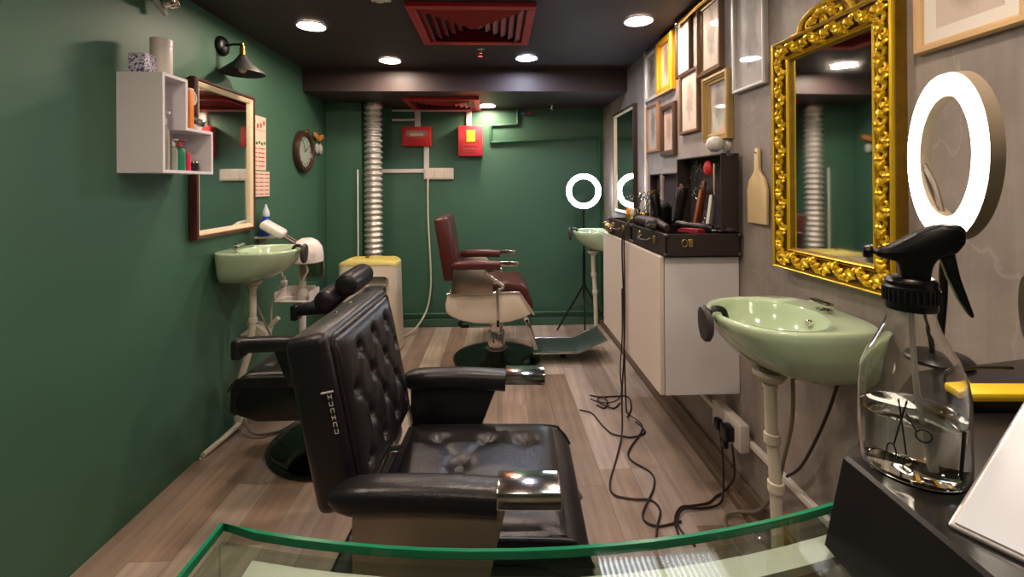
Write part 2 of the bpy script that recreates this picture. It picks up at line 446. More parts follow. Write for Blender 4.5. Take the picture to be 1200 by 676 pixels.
def vent(loc, w, d, label):
    t = thing('air_vent', label, 'air vent', loc)
    b = MB(); o = .045
    P = [(-w/2, -d/2), (w/2, -d/2), (w/2, d/2), (-w/2, d/2)]
    b.box((0, -d/2+o/2, -.012), (w, o, .024), .003, 1); b.box((0, d/2-o/2, -.012), (w, o, .024), .003, 1)
    b.box((-w/2+o/2, 0, -.012), (o, d-2*o, .024), .003, 1); b.box((w/2-o/2, 0, -.012), (o, d-2*o, .024), .003, 1)
    b.build('frame', REDM, t, smooth=False)
    k = MB(); n = 6
    for i in range(n):
        a = w/2-o-.006-i*.042; c = d/2-o-.006-i*.042
        if a < .02 or c < .02: break
        # sloping blade: four mitred strips
        ro = [(-a, -c), (a, -c), (a, c), (-a, c)]; ai, ci = a-.034, c-.034
        if ai < 0 or ci < 0: ai, ci = max(ai, .002), max(ci, .002)
        ri = [(-ai, -ci), (ai, -ci), (ai, ci), (-ai, ci)]
        A = [k.bm.verts.new((x, y, -.003)) for x, y in ro]; B = [k.bm.verts.new((x, y, -.026)) for x, y in ri]
        C = [k.bm.verts.new((x, y, -.005)) for x, y in ro]; D = [k.bm.verts.new((x, y, -.029)) for x, y in ri]
        for j in range(4):
            l = (j+1) % 4
            k.bm.faces.new((A[j], A[l], B[l], B[j])); k.bm.faces.new((C[j], C[l], D[l], D[j])); k.bm.faces.new((B[j], B[l], D[l], D[j]))
    k.build('louvre_blades', REDD, t, smooth=False)
    MB().box((0, 0, -.0015), (w-.05, d-.05, .003)).build('backing', BLKMAT, t, smooth=False)
    return t
vent((-.115, 2.465, ZC), .63, .60, 'large red square louvred ceiling vent at the top centre')
vent((-.44, 3.9, ZL), .61, .52, 'red louvred ceiling vent in the lowered ceiling near the back wall')

def sprinkler(loc, label):
    t = thing('sprinkler_head', label, 'sprinkler', loc, group='ceiling sprinkler heads')
    MB().lathe([(0, 0), (.028, 0), (.028, -.006), (.012, -.01), (.009, -.03), (0, -.03)], seg=16).build('escutcheon', CHROME, t)
    MB().lathe([(0, -.046), (.016, -.047), (.017, -.05), (0, -.05)], seg=12).cyl((-.009, 0, -.028), (-.003, 0, -.048), .002, seg=6).cyl((.009, 0, -.028), (.003, 0, -.048), .002, seg=6).build('deflector', CHROME, t)
    return t
s0 = sprinkler((-.095, 2.917, ZC), 'small sprinkler head on the dark ceiling behind the large red vent')
dup(s0, (.5, 4.02, ZL), label='small sprinkler head on the lowered ceiling at the back right')
t = thing('smoke_detector', 'small white square sensor on the ceiling left of the large red vent', 'sensor', (-.53, 2.10, ZC))
MB().box((0, 0, -.008), (.09, .09, .016), .004).build('base', WPLAST, t); MB().lathe([(0, -.03), (.02, -.03), (.032, -.022), (.034, -.016), (0, -.016)], seg=20).build('sensor', WPLAST, t)

# ------------------------------------------------------------------ barber chair
def tuft_panel(cx, w, h, buttons, bulge=.016, plane='yz', size=.02, depth=.013, nu=56, nv=56, crease=.005):
    """pillowed sheet; buttons = [(a,b)] in its own plane"""
    segs = []
    for i, p in enumerate(buttons):
        for q in buttons[i+1:]:
            dd = math.hypot(p[0]-q[0], p[1]-q[1])
            if abs(p[0]-q[0]) > .02 and abs(p[1]-q[1]) > .02 and dd < .16: segs.append((p, q))
    def H(a, b):
        u, v = 2*a/w, 2*b/h
        e = max(0, (1-abs(u)**7)*(1-abs(v)**7))**.5
        z = bulge*e
        for p in buttons:
            r2 = (a-p[0])**2+(b-p[1])**2
            z -= depth*math.exp(-r2/size**2)*e
        for p, q in segs:
            dx, dy = q[0]-p[0], q[1]-p[1]; L2 = dx*dx+dy*dy
            tt = max(0, min(1, ((a-p[0])*dx+(b-p[1])*dy)/L2))
            ds = math.hypot(a-p[0]-tt*dx, b-p[1]-tt*dy)
            z -= crease*math.exp(-(ds/.009)**2)*e
        return z
    return H

def barber_chair(label, loc, rz, kind, raise_=0.0, recline=0.0, lift=0.0, bx=(0, 0)):
    t = thing('barber_chair', label, 'barber chair', loc, rz)
    LE = BROWNL if kind == 'brown' else LEATHER
    LP = BROWNL if kind == 'brown' else LEATHER2
    h = raise_
    # base
    base = MB().lathe([(0, 0), (.31, 0), (.318, .008), (.312, .02), (.30, .026), (.27, .03), (.16, .05), (.08, .062), (.062, .075), (0, .075)], seg=56).build('base_disc', DARKCHR, t)
    MB().torus((0, 0, .014), .312, .010, seg=56, ts=8).build('rim', BLACK, base)
    col = MB().lathe([(0, .06), (.062, .06), (.062, .20), (.058, .21), (.048, .212), (.048, .36+h), (0, .36+h)], seg=32).build('pump_column', CHROME, t)
    MB().lathe([(.063, .07), (.068, .075), (.068, .1), (.063, .105)], seg=32).build('collar', CHROME, col)
    lev = MB().tube([(-.04, -.03, .25), (-.14, -.05, .255), (-.22, -.06, .26)], .006).build('pump_lever', CHROME, t)
    MB().tube([(-.20, -.06, .262), (-.25, -.062, .262), (-.27, -.062, .282), (-.245, -.062, .298)], .011).build('grip', BLACK, lev)
    for o in (base, col, lev):
        o.location = (bx[0], bx[1], 0)
    # under-seat shell
    zs = h
    shell_m = SHELL if kind == 'brown' else BLACK
    prof = [(-.335, .475), (.165, .475), (.255, .335), (.19, .30), (.10, .275), (-.03, .262), (-.15, .268), (-.25, .29), (-.32, .32), (-.35, .35), (-.355, .40)]
    if kind == 'black_far': prof = [(-.335, .475), (.165, .475), (.195, .43), (.19, .36), (.10, .33), (-.2, .33), (-.335, .36)]
    sh = MB().prism([(x, z+zs) for x, z in prof], -.235, .235, 'y', .014).build('seat_shell', shell_m, t)
    for sy in ((-1, 1) if kind != 'black_far' else ()):
        MB().tube([(-.34, sy*.238, .48+zs), (.165, sy*.238, .48+zs), (.262, sy*.238, .325+zs)], .009, 8, smooth=False).build('chrome_trim', CHROME, sh)
    # seat
    zs = h+lift
    if kind == 'brown':
        seat = MB().prism([(-.27, .49+zs), (-.27, .535+zs), (.10, .548+zs), (.17, .54+zs), (.225, .50+zs), (.262, .38+zs), (.255, .33+zs), (.23, .34+zs), (.17, .46+zs), (.10, .49+zs)], -.215, .215, 'y', .014).build('seat', LE, t)
    else:
        seat = MB().prism([(-.27, .47+zs), (-.27, .520+zs), (.14, .524+zs), (.196, .51+zs)]+([(.222, .47+zs), (.225, .37+zs), (.20, .35+zs), (.12, .40+zs)] if kind == 'black_far' else [(.225, .47+zs), (.25, .34+zs), (.24, .31+zs), (.21, .32+zs), (.18, .43+zs), (.12, .455+zs)]), -.225, .225, 'y', .012).build('seat', LE, t)
        bt = [(-.13, -.12), (-.13, .12), (.02, -.12), (.02, .12), (.13, -.12), (.13, .12), (-.05, 0)]
        H = tuft_panel(0, .44, .44, bt, .02, size=.028, depth=.016, crease=.004)
        p = MB().grid(lambda u, v: (-.245+.42*u, -.215+.43*v, .519+zs+H(-.22+.44*u, -.22+.44*v)), 50, 50).build('seat_pad', LE, seat)
        for a, c in bt: MB().lathe([(0, .006), (.006, .005), (.010, 0), (.009, -.006), (0, -.006)], (a*.95-.02, c*.97, .519+zs+H(a, c)+.002), 12).build('button', LP, seat)
        for y in (-.226, .226): MB().tube([(-.24, y, .515+zs), (.14, y, .517+zs), (.2, y, .5+zs), (.228, y, .46+zs)], .004, 6).build('piping', LP, seat)
    zs = h
    # backrest: hinged at its foot
    ax = (-.308, 0, .60+zs); tilt = (-.195 if kind == 'black_near' else -.16)-recline
    if kind == 'brown': ax = (-.315, 0, .56+zs)
    if kind == 'black_far': ax = (-.30, 0, .55+zs)
    Mb = T(*ax) @ RY(tilt)
    bh = {'brown': .45, 'black_near': .385, 'black_far': .27}[kind]
    W = .44
    bk = MB().box((0, 0, bh/2), (.10, W, bh), .022, 3, M=Mb).build('backrest', LE, t)
    if kind == 'brown':
        H = tuft_panel(0, .38, .38, [], .014)
        MB().grid(lambda u, v: (.048+H(-.19+.38*u, -.19+.38*v), -.19+.38*u, .04+.38*v), 30, 30, M=Mb).build('back_pad', LE, bk)
        MB().tube([(.05, -.19, .04), (.05, -.19, .42), (.05, .19, .42), (.05, .19, .04)], .005, 8, smooth=False, closed=True, M=Mb).build('piping', LE, bk)
    else:
        rows = []
        for i, z in enumerate((.118, .04, -.04, -.118)):
            if abs(z) > bh/2-.03: continue
            rows += [(y, z) for y in ((-.155, -.052, .052, .155) if i % 2 else (-.105, 0, .105))]
        H = tuft_panel(0, .40, bh-.04, rows, .026, size=.015, depth=.02, crease=.0055)
        hh = bh-.04
        MB().grid(lambda u, v: (.046+H(-.20+.40*u, -hh/2+hh*v), -.20+.40*u, .02+hh*v), 76, 76, M=Mb).build('tufted_pad', LE, bk)
        b0 = None
        for a, c in rows:
            if b0 is None:
                b0 = MB().lathe([(0, .010), (.007, .008), (.0105, .002), (.009, -.006), (0, -.006)], (0, 0, 0), 14, M=RY(PI/2)).build('button', LP, bk)
                o = b0
            else:
                o = b0.copy(); COL.objects.link(o); o.parent = bk
            o.location = Mb @ Vector((.050+H(a, c), a, .02+hh/2+c)); o.rotation_euler = (0, tilt, 0)
        MB().tube([(.05, y, z) for y, z in rrect(.405, hh+.004, .02, 4, 0, bh/2)], .005, 8, smooth=False, closed=True, M=Mb).build('piping', LP, bk)
    if kind == 'black_near':
        # stitched fabric brand tag and the socket screw on top
        g = MB().box((.032, -W/2-.0015, .215), (.009, .002, .085), M=Mb @ T(0, 0, 0)).build('fabric_tag', mat('tag_black', '1a1718', .7), bk, smooth=False)
        b = MB(); zz = .178
        for k_ in range(6):
            b.box((.0285, -W/2-.003, zz), (.0012, .0008, .009), M=Mb).box((.0355, -W/2-.003, zz), (.0012, .0008, .009), M=Mb)
            b.box((.032, -W/2-.003, zz+(-.004, .004, 0, .004, -.004, 0)[k_]), (.007, .0008, .0014), M=Mb); zz += .0148
        b.build('tag_stitching', mat('tag_white', 'cfcac6', .6), bk, smooth=False, label='white stitched marks')
        MB().box((.028, -W/2-.002, .262), (.026, .003, .003), M=Mb).build('tag_stitch', mat('tag_white', 'cfcac6', .6), bk, smooth=False)
        MB().lathe([(0, .004), (.006, .003), (.008, 0), (0, 0)], (-.015, -.02, bh), 12, M=Mb).lathe([(0, .004), (.006, .003), (.008, 0), (0, 0)], (-.015, .08, bh), 12, M=Mb).build('headrest_socket', CHROME, bk)
    if kind == 'black_far':
        for z, x, r, w, nm in ((bh+.015, .13, .05, .40, 'top_roll'), (bh+.075, .05, .055, .30, 'headrest')):
            o = MB().lathe([(0, -w/2), (r*.55, -w/2), (r*.9, -w/2+.012), (r, -w/2+.035), (r, w/2-.035), (r*.9, w/2-.012), (r*.55, w/2), (0, w/2)], seg=28, M=Mb @ T(x, 0, z) @ RX(PI/2)).build(nm, LE, t if nm == 'headrest' else bk)
    # arms
    za = .71+h; ex = 1.0 if kind != 'black_far' else 1.12
    for sy in (-1, 1):
        y = sy*.272
        prof = lambda s_, r_: None
        rings = []
        for i in range(15):
            s_ = i/14; x = -.305+(.335+(.12 if kind == 'black_far' else 0))*s_
            e = min(1, (s_/.16))**.5 if s_ < .16 else 1
            w_, hz = .036*(.35+.65*e), .030*(.35+.65*e)
            zc = za-.033+.006*math.sin(s_*PI)
            rings.append([(x, y+w_*math.copysign(abs(math.cos(a))**.6, math.cos(a)), zc+hz*math.copysign(abs(math.sin(a))**.75, math.sin(a))) for a in [2*PI*k/20 for k in range(20)]])
        arm = MB().loft(rings).build('armrest', LE, t)
        if kind != 'black_far': MB().box2((.03, y-.037, za-.035), (.155, y+.037, za-.001), .004, 2).build('armrest_cap', CHROME, arm, label='polished chrome armrest tip')
        else: MB().box2((.13, y-.04, za-.085), (.17, y+.04, za-.001), .012, 3).build('armrest_cap', LE, arm)
        if kind == 'brown':
            MB().prism([(-.31, .485+h), (-.02, .485+h), (-.02, .6+h), (-.10, .665+h), (-.29, .655+h)], y-.012, y+.012, 'y', .003).build('arm_panel', STEEL, arm)
            MB().tube([(-.08, y+sy*.02, .64+h), (-.01, y+sy*.02, .58+h), (.05, y+sy*.02, .535+h), (.012, y+sy*.02, .50+h), (.012, y+sy*.01, .33+h), (.012, sy*.20, .24+h)], .011, 10, n=4).build('side_rod', CHROME, t)
        elif kind == 'black_near' and sy < 0:
            MB().prism([(-.26, .46+h), (.0, .46+h), (.05, .668+h), (-.26, .668+h)], y-.004, y+.004, 'y', .002).build('arm_panel', mat('polished_plate', 'a89888', .3, metal=.6), arm, label='thin polished steel side plate')
        else:
            MB().prism([(-.27, .50+h), (-.06, .50+h), (.005, .665+h), (-.27, .665+h)], y-.022, y+.022, 'y', .008).build('arm_panel', LP, arm)
            MB().tube([(-.30, sy*.235, .66+h), (-.27, sy*.235, .60+h), (-.255, sy*.235, .50+h)], .009, 8, n=3).build('recline_bracket', CHROME, t)
    if kind == 'black_near':
        MB().box((-.08, -.245, .43+h), (.30, .006, .055), .002).build('side_plate', STEEL, t)
        MB().tube([(-.02, -.27, .40), (.03, -.28, .44), (.07, -.27, .38)], .007, 8, smooth=False).build('recline_lever', CHROME, t)
    # footrest
    if kind != 'black_far':
        fr = MB()
        for sy in (-1, 1):
            fr.box2((-.014, -.02, -.23), (.014, .02, .0), .004, M=T(.215, sy*.13, .30+h*.5) @ RY(-.30))
        fr.cyl((.215, -.15, .30+h*.5), (.215, .15, .30+h*.5), .018)
        fr = fr.build('footrest_arm', CHROME, t)
        z0 = .082
        pl = MB()
        poly = [(.27, z0), (.59, z0), (.785, z0+.085), (.785, z0+.095), (.587, z0+.011), (.27, z0+.011)]
        pl.prism(poly, -.155, .155, 'y', .001)
        pl = pl.build('footplate', PLATE, fr)
        MB().tube([(.27, -.157, z0+.008), (.59, -.157, z0+.008), (.79, -.157, z0+.094), (.79, .157, z0+.094), (.59, .157, z0+.008), (.27, .157, z0+.008)], .008, 8, smooth=False, closed=True).build('footplate_edge', CHROME, fr)
        MB().lathe([(0, 0), (.02, 0), (.022, .03), (.012, .05), (.010, .075), (0, .075)], (.5, 0, 0), 14).build('rubber_foot', BLACK, fr)
    return t

barber_chair('nearest black barber chair with button-tufted back and chrome armrest tips', (-.018, 1.18, 0), -.05, 'black_near', lift=.040)
barber_chair('second black barber chair with padded headrest roll, turned to the left wall', (-.935, 2.23, 0), PI, 'black_far', raise_=-.05, recline=-.16, bx=(-.12, -.11))
barber_chair('dark red leather barber chair with cream shell and chrome footrest near the back wall', (-.005, 3.40, 0), 0, 'brown', raise_=.065)

# ------------------------------------------------------------------ wash basins
def sink(label, loc, rz, neck=True, hose=None, pipe='straight'):
    """local +x points away from the wall, origin on the wall at rim height"""
    t = thing('wash_basin', label, 'wash basin', loc, rz)
    n = 56; U, V = .375, .195
    def out(a):
        c, s_ = math.cos(a), math.sin(a); e = 2.2 if c > 0 else 5
        return (U/2+.002+math.copysign(abs(c)**(2/e), c)*U/2, math.copysign(abs(s_)**(2/(2.2 if c > 0 else 3.2)), s_)*V)
    rings = []
    for s_, z in ((.28, -.165), (.45, -.162), (.64, -.15), (.82, -.115), (.93, -.07), (.985, -.03), (1.0, -.012), (.995, -.003), (.98, 0)):
        rings.append([(max(.001, out(2*PI*i/n)[0]*s_) if s_ < .98 else out(2*PI*i/n)[0]*s_, out(2*PI*i/n)[1]*(s_*.8+.2 if s_ < .9 else s_), z) for i in range(n)])
    cx = .222
    for k, z in ((1.0, 0), (.97, -.008), (.92, -.03), (.82, -.065), (.6, -.098), (.3, -.112), (.06, -.116)):
        rings.append([(cx+.143*k*math.cos(2*PI*i/n), .168*k*math.sin(2*PI*i/n), z) for i in range(n)])
    MB().loft(rings, True, True).build('basin', SINKG, t, ang=60)
    tap = MB().lathe([(0, 0), (.022, 0), (.022, .008), (.012, .012), (.011, .022), (0, .022)], (.052, 0, -.001), 18).box((.062, 0, .026), (.026, .075, .014), .005).build('tap', CHROME, t)
    MB().lathe([(0, .004), (.009, .003), (.011, 0), (.011, -.008), (0, -.008)], seg=14, M=T(.102, .0, -.032) @ RY(PI/2)).build('overflow_hole', CHROME, t)
    MB().lathe([(0, .003), (.02, .002), (.022, 0), (0, 0)], (cx, 0, -.115), 18).build('drain', CHROME, t)
    if neck:
        # curved rubber neck saddle clipped over the front rim
        m = MB()
        ov = [(.036*math.cos(a), .052*math.sin(a)) for a in [2*PI*k_/26 for k_ in range(26)]]
        rg_ = []
        for q, sc_ in ((0, .55), (.003, .85), (.008, 1), (.016, 1), (.022, .9), (.025, .6)):
            rg_.append([(U+.016+q-.35*(y*y)*6+.10*(zz)*.5, y*sc_, -.028+zz*sc_) for y, zz in ov])
        m.loft(rg_)
        r = m.build('neck_rest', mat('neck_rubber', '3b3436', .45, var=.1), t)
        MB().tube([(U+.02, 0, -.03), (U+.018, 0, .0), (U+.0, 0, .014), (U-.025, 0, .008), (U-.033, 0, -.018)], .009, 8).build('rim_clip', BLACK, r)
    if pipe == 'straight':
        b = MB().lathe([(0, 0), (.045, 0), (.046, -.012), (.034, -.03), (.02, -.036), (.02, -.05), (0, -.05)], (.215, 0, -.163), 20)
        P = [(.215, 0, -.2), (.212, 0, -.33), (.205, 0, -.42), (.20, 0, -.52), (.195, 0, -.70), (.195, 0, -loc[2]+.01)]
        b.tube(P, .0165, 14)
        for z in (-.36, -.50): b.lathe([(.017, -.015), (.022, -.013), (.022, .013), (.017, .015)], (.21 if z > -.4 else .2, 0, z), 14)
        b.build('waste_pipe', CREAMPL, t)
    else:
        b = MB().lathe([(0, 0), (.045, 0), (.046, -.012), (.034, -.03), (.022, -.036), (.022, -.05), (0, -.05)], (.13, 0, -.163), 20)
        b.tube([(.13, 0, -.2), (.13, 0, -.36), (.122, 0, -.46), (.105, 0, -.56), (.075, 0, -.66), (.055, 0, -.76), (.05, 0, -.86), (.05, 0, -loc[2]+.01)], .0175, 14)
        for z, x in ((-.38, .13), (-.5, .117)): b.lathe([(.018, -.015), (.023, -.013), (.023, .013), (.018, .015)], (x, 0, z), 14)
        b.build('waste_pipe', CREAMPL, t)
        MB().tube([(.10, .0, -.2), (.14, .05, -.35), (.20, .08, -.56), (.17, .10, -.8), (.12, .10, -.955)], .005, 6).build('supply_hose', GREYCORD, t)
    return t
sink('pale green wash basin under the gold mirror, with dark neck rest', (XR, 1.285, .925), PI)
sink('pale green wash basin on the green wall under the brown-framed mirror', (XL, 2.47, .965), 0, pipe='bent')
sink('pale green wash basin at the far right beside the standing ring light', (XR, 3.68, .92), PI)

# ------------------------------------------------------------------ mirrors
t = thing('gold_mirror', 'ornate gold framed mirror with arched crest on the grey wall', 'mirror', (XR-.008, 1.30, 1.392), PI+.028)
w_, h_ = .325, .62
MB().box((.008, 0, 0), (.012, w_+.02, h_+.02)).build('glass', MIRROR, t, smooth=False)
fr = MB().rframe(w_, h_, [(-.004, .012), (-.004, .020), (.004, .026), (.012, .020), (.014, .018), (.054, .026), (.057, .036), (.065, .038), (.070, .030), (.070, .0)]).build('frame', GOLDD, t, ang=25)
b = MB()
for o, x, r in ((.004, .024, .0062), (.0125, .021, .004), (.064, .034, .0065)):
    a, c = w_/2+o, h_/2+o
    b.tube([(x, -a, -c), (x, a, -c), (x, a, c), (x, -a, c)], r, 8, smooth=False, closed=True)
b.build('beading', GOLD, fr)
sc = MB()
def scroll(b, y, z, R, ang, flip, x=.028, turns=1.35, r0=.0065):
    P = []
    for i in range(18):
        s_ = i/17; a = ang+flip*s_*turns*2*PI; rr = R*(1-.82*s_)
        P.append((x+.006*s_, y+rr*math.cos(a), z+rr*math.sin(a)))
    b.tube(P, lambda q: r0*(1-.55*q), 6, smooth=False)
def leaf(b, y, z, L_, ang, x=.028, w=.008):
    P = [(x, y, z), (x+.008, y+L_*.5*math.cos(ang)+.004*math.sin(ang), z+L_*.5*math.sin(ang)), (x+.002, y+L_*math.cos(ang), z+L_*math.sin(ang))]
    b.tube(P, lambda q: w*math.sin(PI*min(.97, max(.08, q)))**.7+.001, 6, n=4)
co = .034
def run(y0, z0, y1, z1, n):
    dy, dz = y1-y0, z1-z0; a = math.atan2(dz, dy); nx, nz = -math.sin(a), math.cos(a)
    for i in range(n):
        s_ = (i+.5)/n; f = 1 if i % 2 else -1
        cy, cz = y0+dy*s_, z0+dz*s_
        scroll(sc, cy+nx*.006*f, cz+nz*.006*f, .017, a+f*PI/2+random.uniform(-.2, .2), f)
        leaf(sc, cy-nx*.013*f-.004, cz-nz*.013*f, .034, a+f*.75)
        leaf(sc, cy+.012*math.cos(a), cz+.012*math.sin(a), .024, a-f*1.1, w=.006)
        leaf(sc, cy-.012*math.cos(a), cz-.012*math.sin(a), .022, a+f*1.6, w=.0055)
a_, c_ = w_/2+co, h_/2+co
run(-a_, -c_, a_, -c_, 9); run(-a_, c_, a_, c_, 9); run(-a_, -c_, -a_, c_, 16); run(a_, -c_, a_, c_, 16)
for y, z in ((-a_, -c_), (a_, -c_), (-a_, c_), (a_, c_)): scroll(sc, y, z, .022, PI/4, 1, x=.03)
sc.build('scrollwork', GOLD, fr)
cr = MB(); pts = []
zt = h_/2+.066
for i in range(25):
    s_ = i/24*2-1
    y = .105*s_; z = zt+.058*math.sqrt(max(0, 1-abs(s_)**2.2))
    pts.append((y, z))
cr.prism(pts+[(.105, zt-.012), (-.105, zt-.012)], .0, .024, 'x', .002)
cr = cr.build('crest', GOLDD, t)
b = MB().tube([(.028, y*1.02, z) for y, z in pts], .0075, 8, smooth=False)
b.tube([(.028, -.14, zt+.004), (.028, -.115, zt+.002), (.028, -.10, zt+.012)], .006, 8).tube([(.028, .14, zt+.004), (.028, .115, zt+.002), (.028, .10, zt+.012)], .006, 8)
for y, z, R, a, f in ((-.055, zt+.012, .018, 0, 1), (.055, zt+.012, .018, PI, -1), (-.02, zt+.032, .015, PI, -1), (.022, zt+.032, .015, 0, 1), (0, zt+.01, .014, -PI/2, 1)): scroll(b, y, z, R, a, f)
for i in range(9):
    a = PI*(i+.5)/9; leaf(b, .03*math.cos(a), zt+.008+.018*math.sin(a), .024, a)
b.build('crest_scrollwork', GOLD, cr)

t = thing('wall_mirror', 'tall mirror in a dark red wood frame beside the white wall shelf', 'mirror', (XL+.004, 2.425, 1.43), .009)
MB().box((.008, 0, 0), (.008, .465, .70)).build('glass', MIRROR, t, smooth=False)
fr = MB().rframe(.455, .69, [(.018, .03), (.024, .036), (.034, .034), (.038, .026), (.038, 0)]).build('frame', DARKWOOD, t, smooth=False)
MB().rframe(.455, .69, [(-.004, .012), (-.002, .022), (.014, .030), (.02, .03)]).build('inner_moulding', CREAMWOOD, fr, smooth=False)
t = thing('wall_mirror', 'narrow dark framed mirror at the far end of the grey wall', 'mirror', (XR-.002, 3.455, 1.465), PI)
MB().box((.008, 0, 0), (.008, .52, .76)).build('glass', MIRROR, t, smooth=False)
fr = MB().rframe(.51, .75, [(.008, .024), (.016, .03), (.026, .026), (.028, 0)]).build('frame', mat('very_dark_wood', '2b1815', .4, var=.2), t, smooth=False)
MB().rframe(.51, .75, [(-.004, .012), (.0, .02), (.009, .026)]).build('inner_moulding', CREAMWOOD, fr, smooth=False)

# ------------------------------------------------------------------ framed pictures
PG = 'framed portraits on the grey wall'
def picture(y0, y1, z0, z1, fm, fw, label, matw=.0, paper='d8d0c6', ink='6b625c', seed=0, deep=.018, tilt=0, stepped=False, inner=None):
    w, h = y1-y0, z1-z0
    t = thing('picture_frame', label, 'picture frame', (XR-.002, (y0+y1)/2, (z0+z1)/2), group=PG, rot=(tilt, 0, PI))
    iw, ih = w-2*fw, h-2*fw
    pr = [(-.002, .006), (-.001, deep*.8), (fw*.3, deep), (fw*.8, deep), (fw, deep*.7), (fw, 0)]
    if stepped: pr = [(-.002, .006), (0, deep*.55), (fw*.3, deep*.6), (fw*.35, deep*.9), (fw*.6, deep*.8), (fw*.65, deep*1.1), (fw*.95, deep*1.05), (fw, deep*.8), (fw, 0)]
    MB().rframe(iw, ih, pr).build('frame', fm, t, smooth=False)
    if matw:
        MB().rframe(iw-2*matw, ih-2*matw, [(0, .0055), (0, .0075), (matw+.004, .0075)]).build('mount', mat('mount_board', 'ddd8d0', .7), t, smooth=False)
    MB().box((.004, 0, 0), (.004, iw+.004, ih+.004)).build('portrait', sketch_mat('portrait_print_%d' % seed, paper, ink, seed*1.7), t, smooth=False)
    return t
FW = mat('silver_white_frame', 'cfcdcc', .35, metal=.2); FY = mat('bright_gold_frame', 'e2a91c', .35, metal=.4, var=.1)
FD = mat('dark_brown_frame', '4a3226', .4, var=.2); FB = mat('bronze_brown_frame', '7a5f45', .38, metal=.3, var=.2)
FG = mat('pale_gold_frame', 'b89a62', .4, metal=.4, var=.15); FL = mat('light_oak_frame', 'c8a678', .45, var=.1); FT = mat('tan_frame', '9a7250', .45, var=.1)
picture(2.735, 2.955, 1.83, 2.135, FW, .018, 'silver white frame, farthest of the top row beside the white trunking', .0, 'a9a39c', '55504c', 1)
picture(2.485, 2.72, 1.825, 2.15, FY, .035, 'bright gold framed picture in the top row', 0, 'cdb9a4', '8a6b58', 2, deep=.03)
picture(2.265, 2.45, 1.865, 2.155, FD, .016, 'thin dark framed picture in the top row, glowing under the downlight', 0, 'e6dccb', 'b39b86', 3)
picture(1.945, 2.165, 1.805, 2.145, FB, .026, 'wide bronze-brown framed portrait in the top row', 0, 'c9b7a6', '7a675a', 4, deep=.024, stepped=True)
picture(1.625, 1.845, 1.665, 2.06, FW, .012, 'large thin white framed pencil portrait left of the gold mirror', 0, 'b9b2ae', '5f5855', 5, deep=.022)
picture(2.735, 2.94, 1.495, 1.80, FT, .018, 'tan framed grey portrait, farthest of the lower row', .0, 'b9b0a8', '6d6661', 6)
picture(2.465, 2.68, 1.455, 1.755, FD, .032, 'dark brown wide framed picture in the lower row', 0, 'd3b8a6', '9a7a68', 7, deep=.022)
picture(2.18, 2.40, 1.555, 1.875, mat('mid_brown_frame', '6a4c38', .4, var=.2), .015, 'thin brown framed drawing in the middle of the wall of pictures', 0, 'd8c5b6', 'a58d7e', 8)
picture(1.875, 2.105, 1.488, 1.785, FG, .036, 'pale gold stepped frame above the white bulb', 0, 'b6aaa0', '736860', 9, deep=.028, stepped=True)
picture(.80, 1.035, 1.595, 1.95, FL, .018, 'light oak framed picture cut by the top edge, above the glowing ring', .03, 'cbbcaf', '9c8a7c', 10)

t = thing('brass_rail', 'brass rail with silver finial along the top of the grey wall', 'rail', (XR-.03, 2.19, 2.145))
MB().cyl((0, -.17, 0), (0, .17, 0), .011).cyl((.0, .15, 0), (.03, .15, 0), .006, seg=8).cyl((.0, -.15, 0), (.03, -.15, 0), .006, seg=8).build('rod', BRASS, t)
MB().ball((0, .19, 0), .019).build('finial', CHROME, t)

# ------------------------------------------------------------------ right wall fittings
tag(MB().box2((XR-.014, 2.965, 1.0), (XR, 2.99, ZC), .002, 1).build('cable_trunking', WPLAST, smooth=False), 'thin white vertical trunking between the dark mirror and the picture frames', 'trunking')
tag(MB().box2((XR-.02, .3, .268), (XR, 3.4, .292), .003, 1).build('cable_trunking', WPLAST, smooth=False), 'white horizontal trunking low on the grey wall below the cabinet and basin', 'trunking')
t = thing('wall_socket', 'white double socket block with black plugs on the low trunking', 'socket', (XR-.02, 1.85, .30), PI)
MB().box((.02, 0, 0), (.04, .23, .11), .006).build('box', WPLAST, t)
b = MB()
for y in (-.055, .055):
    b.box((.041, y, .0), (.003, .1, .09), .001, 1)
b.build('face_plate', WPLAST, t)
MB().box((.06, .055, .0), (.04, .05, .06), .008).box((.07, .055, -.045), (.022, .026, .035), .006).build('plug', BLACK, t, label='black square plug')
MB().box((.055, -.03, -.01), (.03, .04, .045), .01).build('plug', BLACK, t, label='black rounded plug')
t = thing('wooden_paddle', 'pale wooden paddle hanging on the grey wall left of the gold mirror', 'paddle', (XR-.004, 1.688, 1.29), PI)
P = [(-.062, -.145), (.062, -.145), (.064, -.02), (.05, .02), (.022, .045), (.014, .06), (.013, .13), (.006, .142), (-.006, .142), (-.013, .13), (-.014, .06), (-.022, .045), (-.05, .02), (-.064, -.02)]
MB().prism(P, 0, .012, 'x', .002).build('paddle_board', WOOD, t)
MB().lathe([(0, 0), (.004, 0), (.004, .006), (0, .006)], seg=10, M=T(.010, 0, .125) @ RY(PI/2)).build('hanging_nail', CHROME, t)
t = thing('wall_bulb', 'small white bulb-shaped wall lamp above the open tool case', 'lamp', (XR, 1.93, 1.465), PI)
MB().lathe([(0, 0), (.03, 0), (.03, .012), (.018, .02), (.018, .04), (0, .04)], seg=20, M=RY(PI/2)).build('socket', WPLAST, t)
MB().ball((.06, .01, .002), .034, (1.1, 1.0, 1)).build('bulb', WPLAST, t)

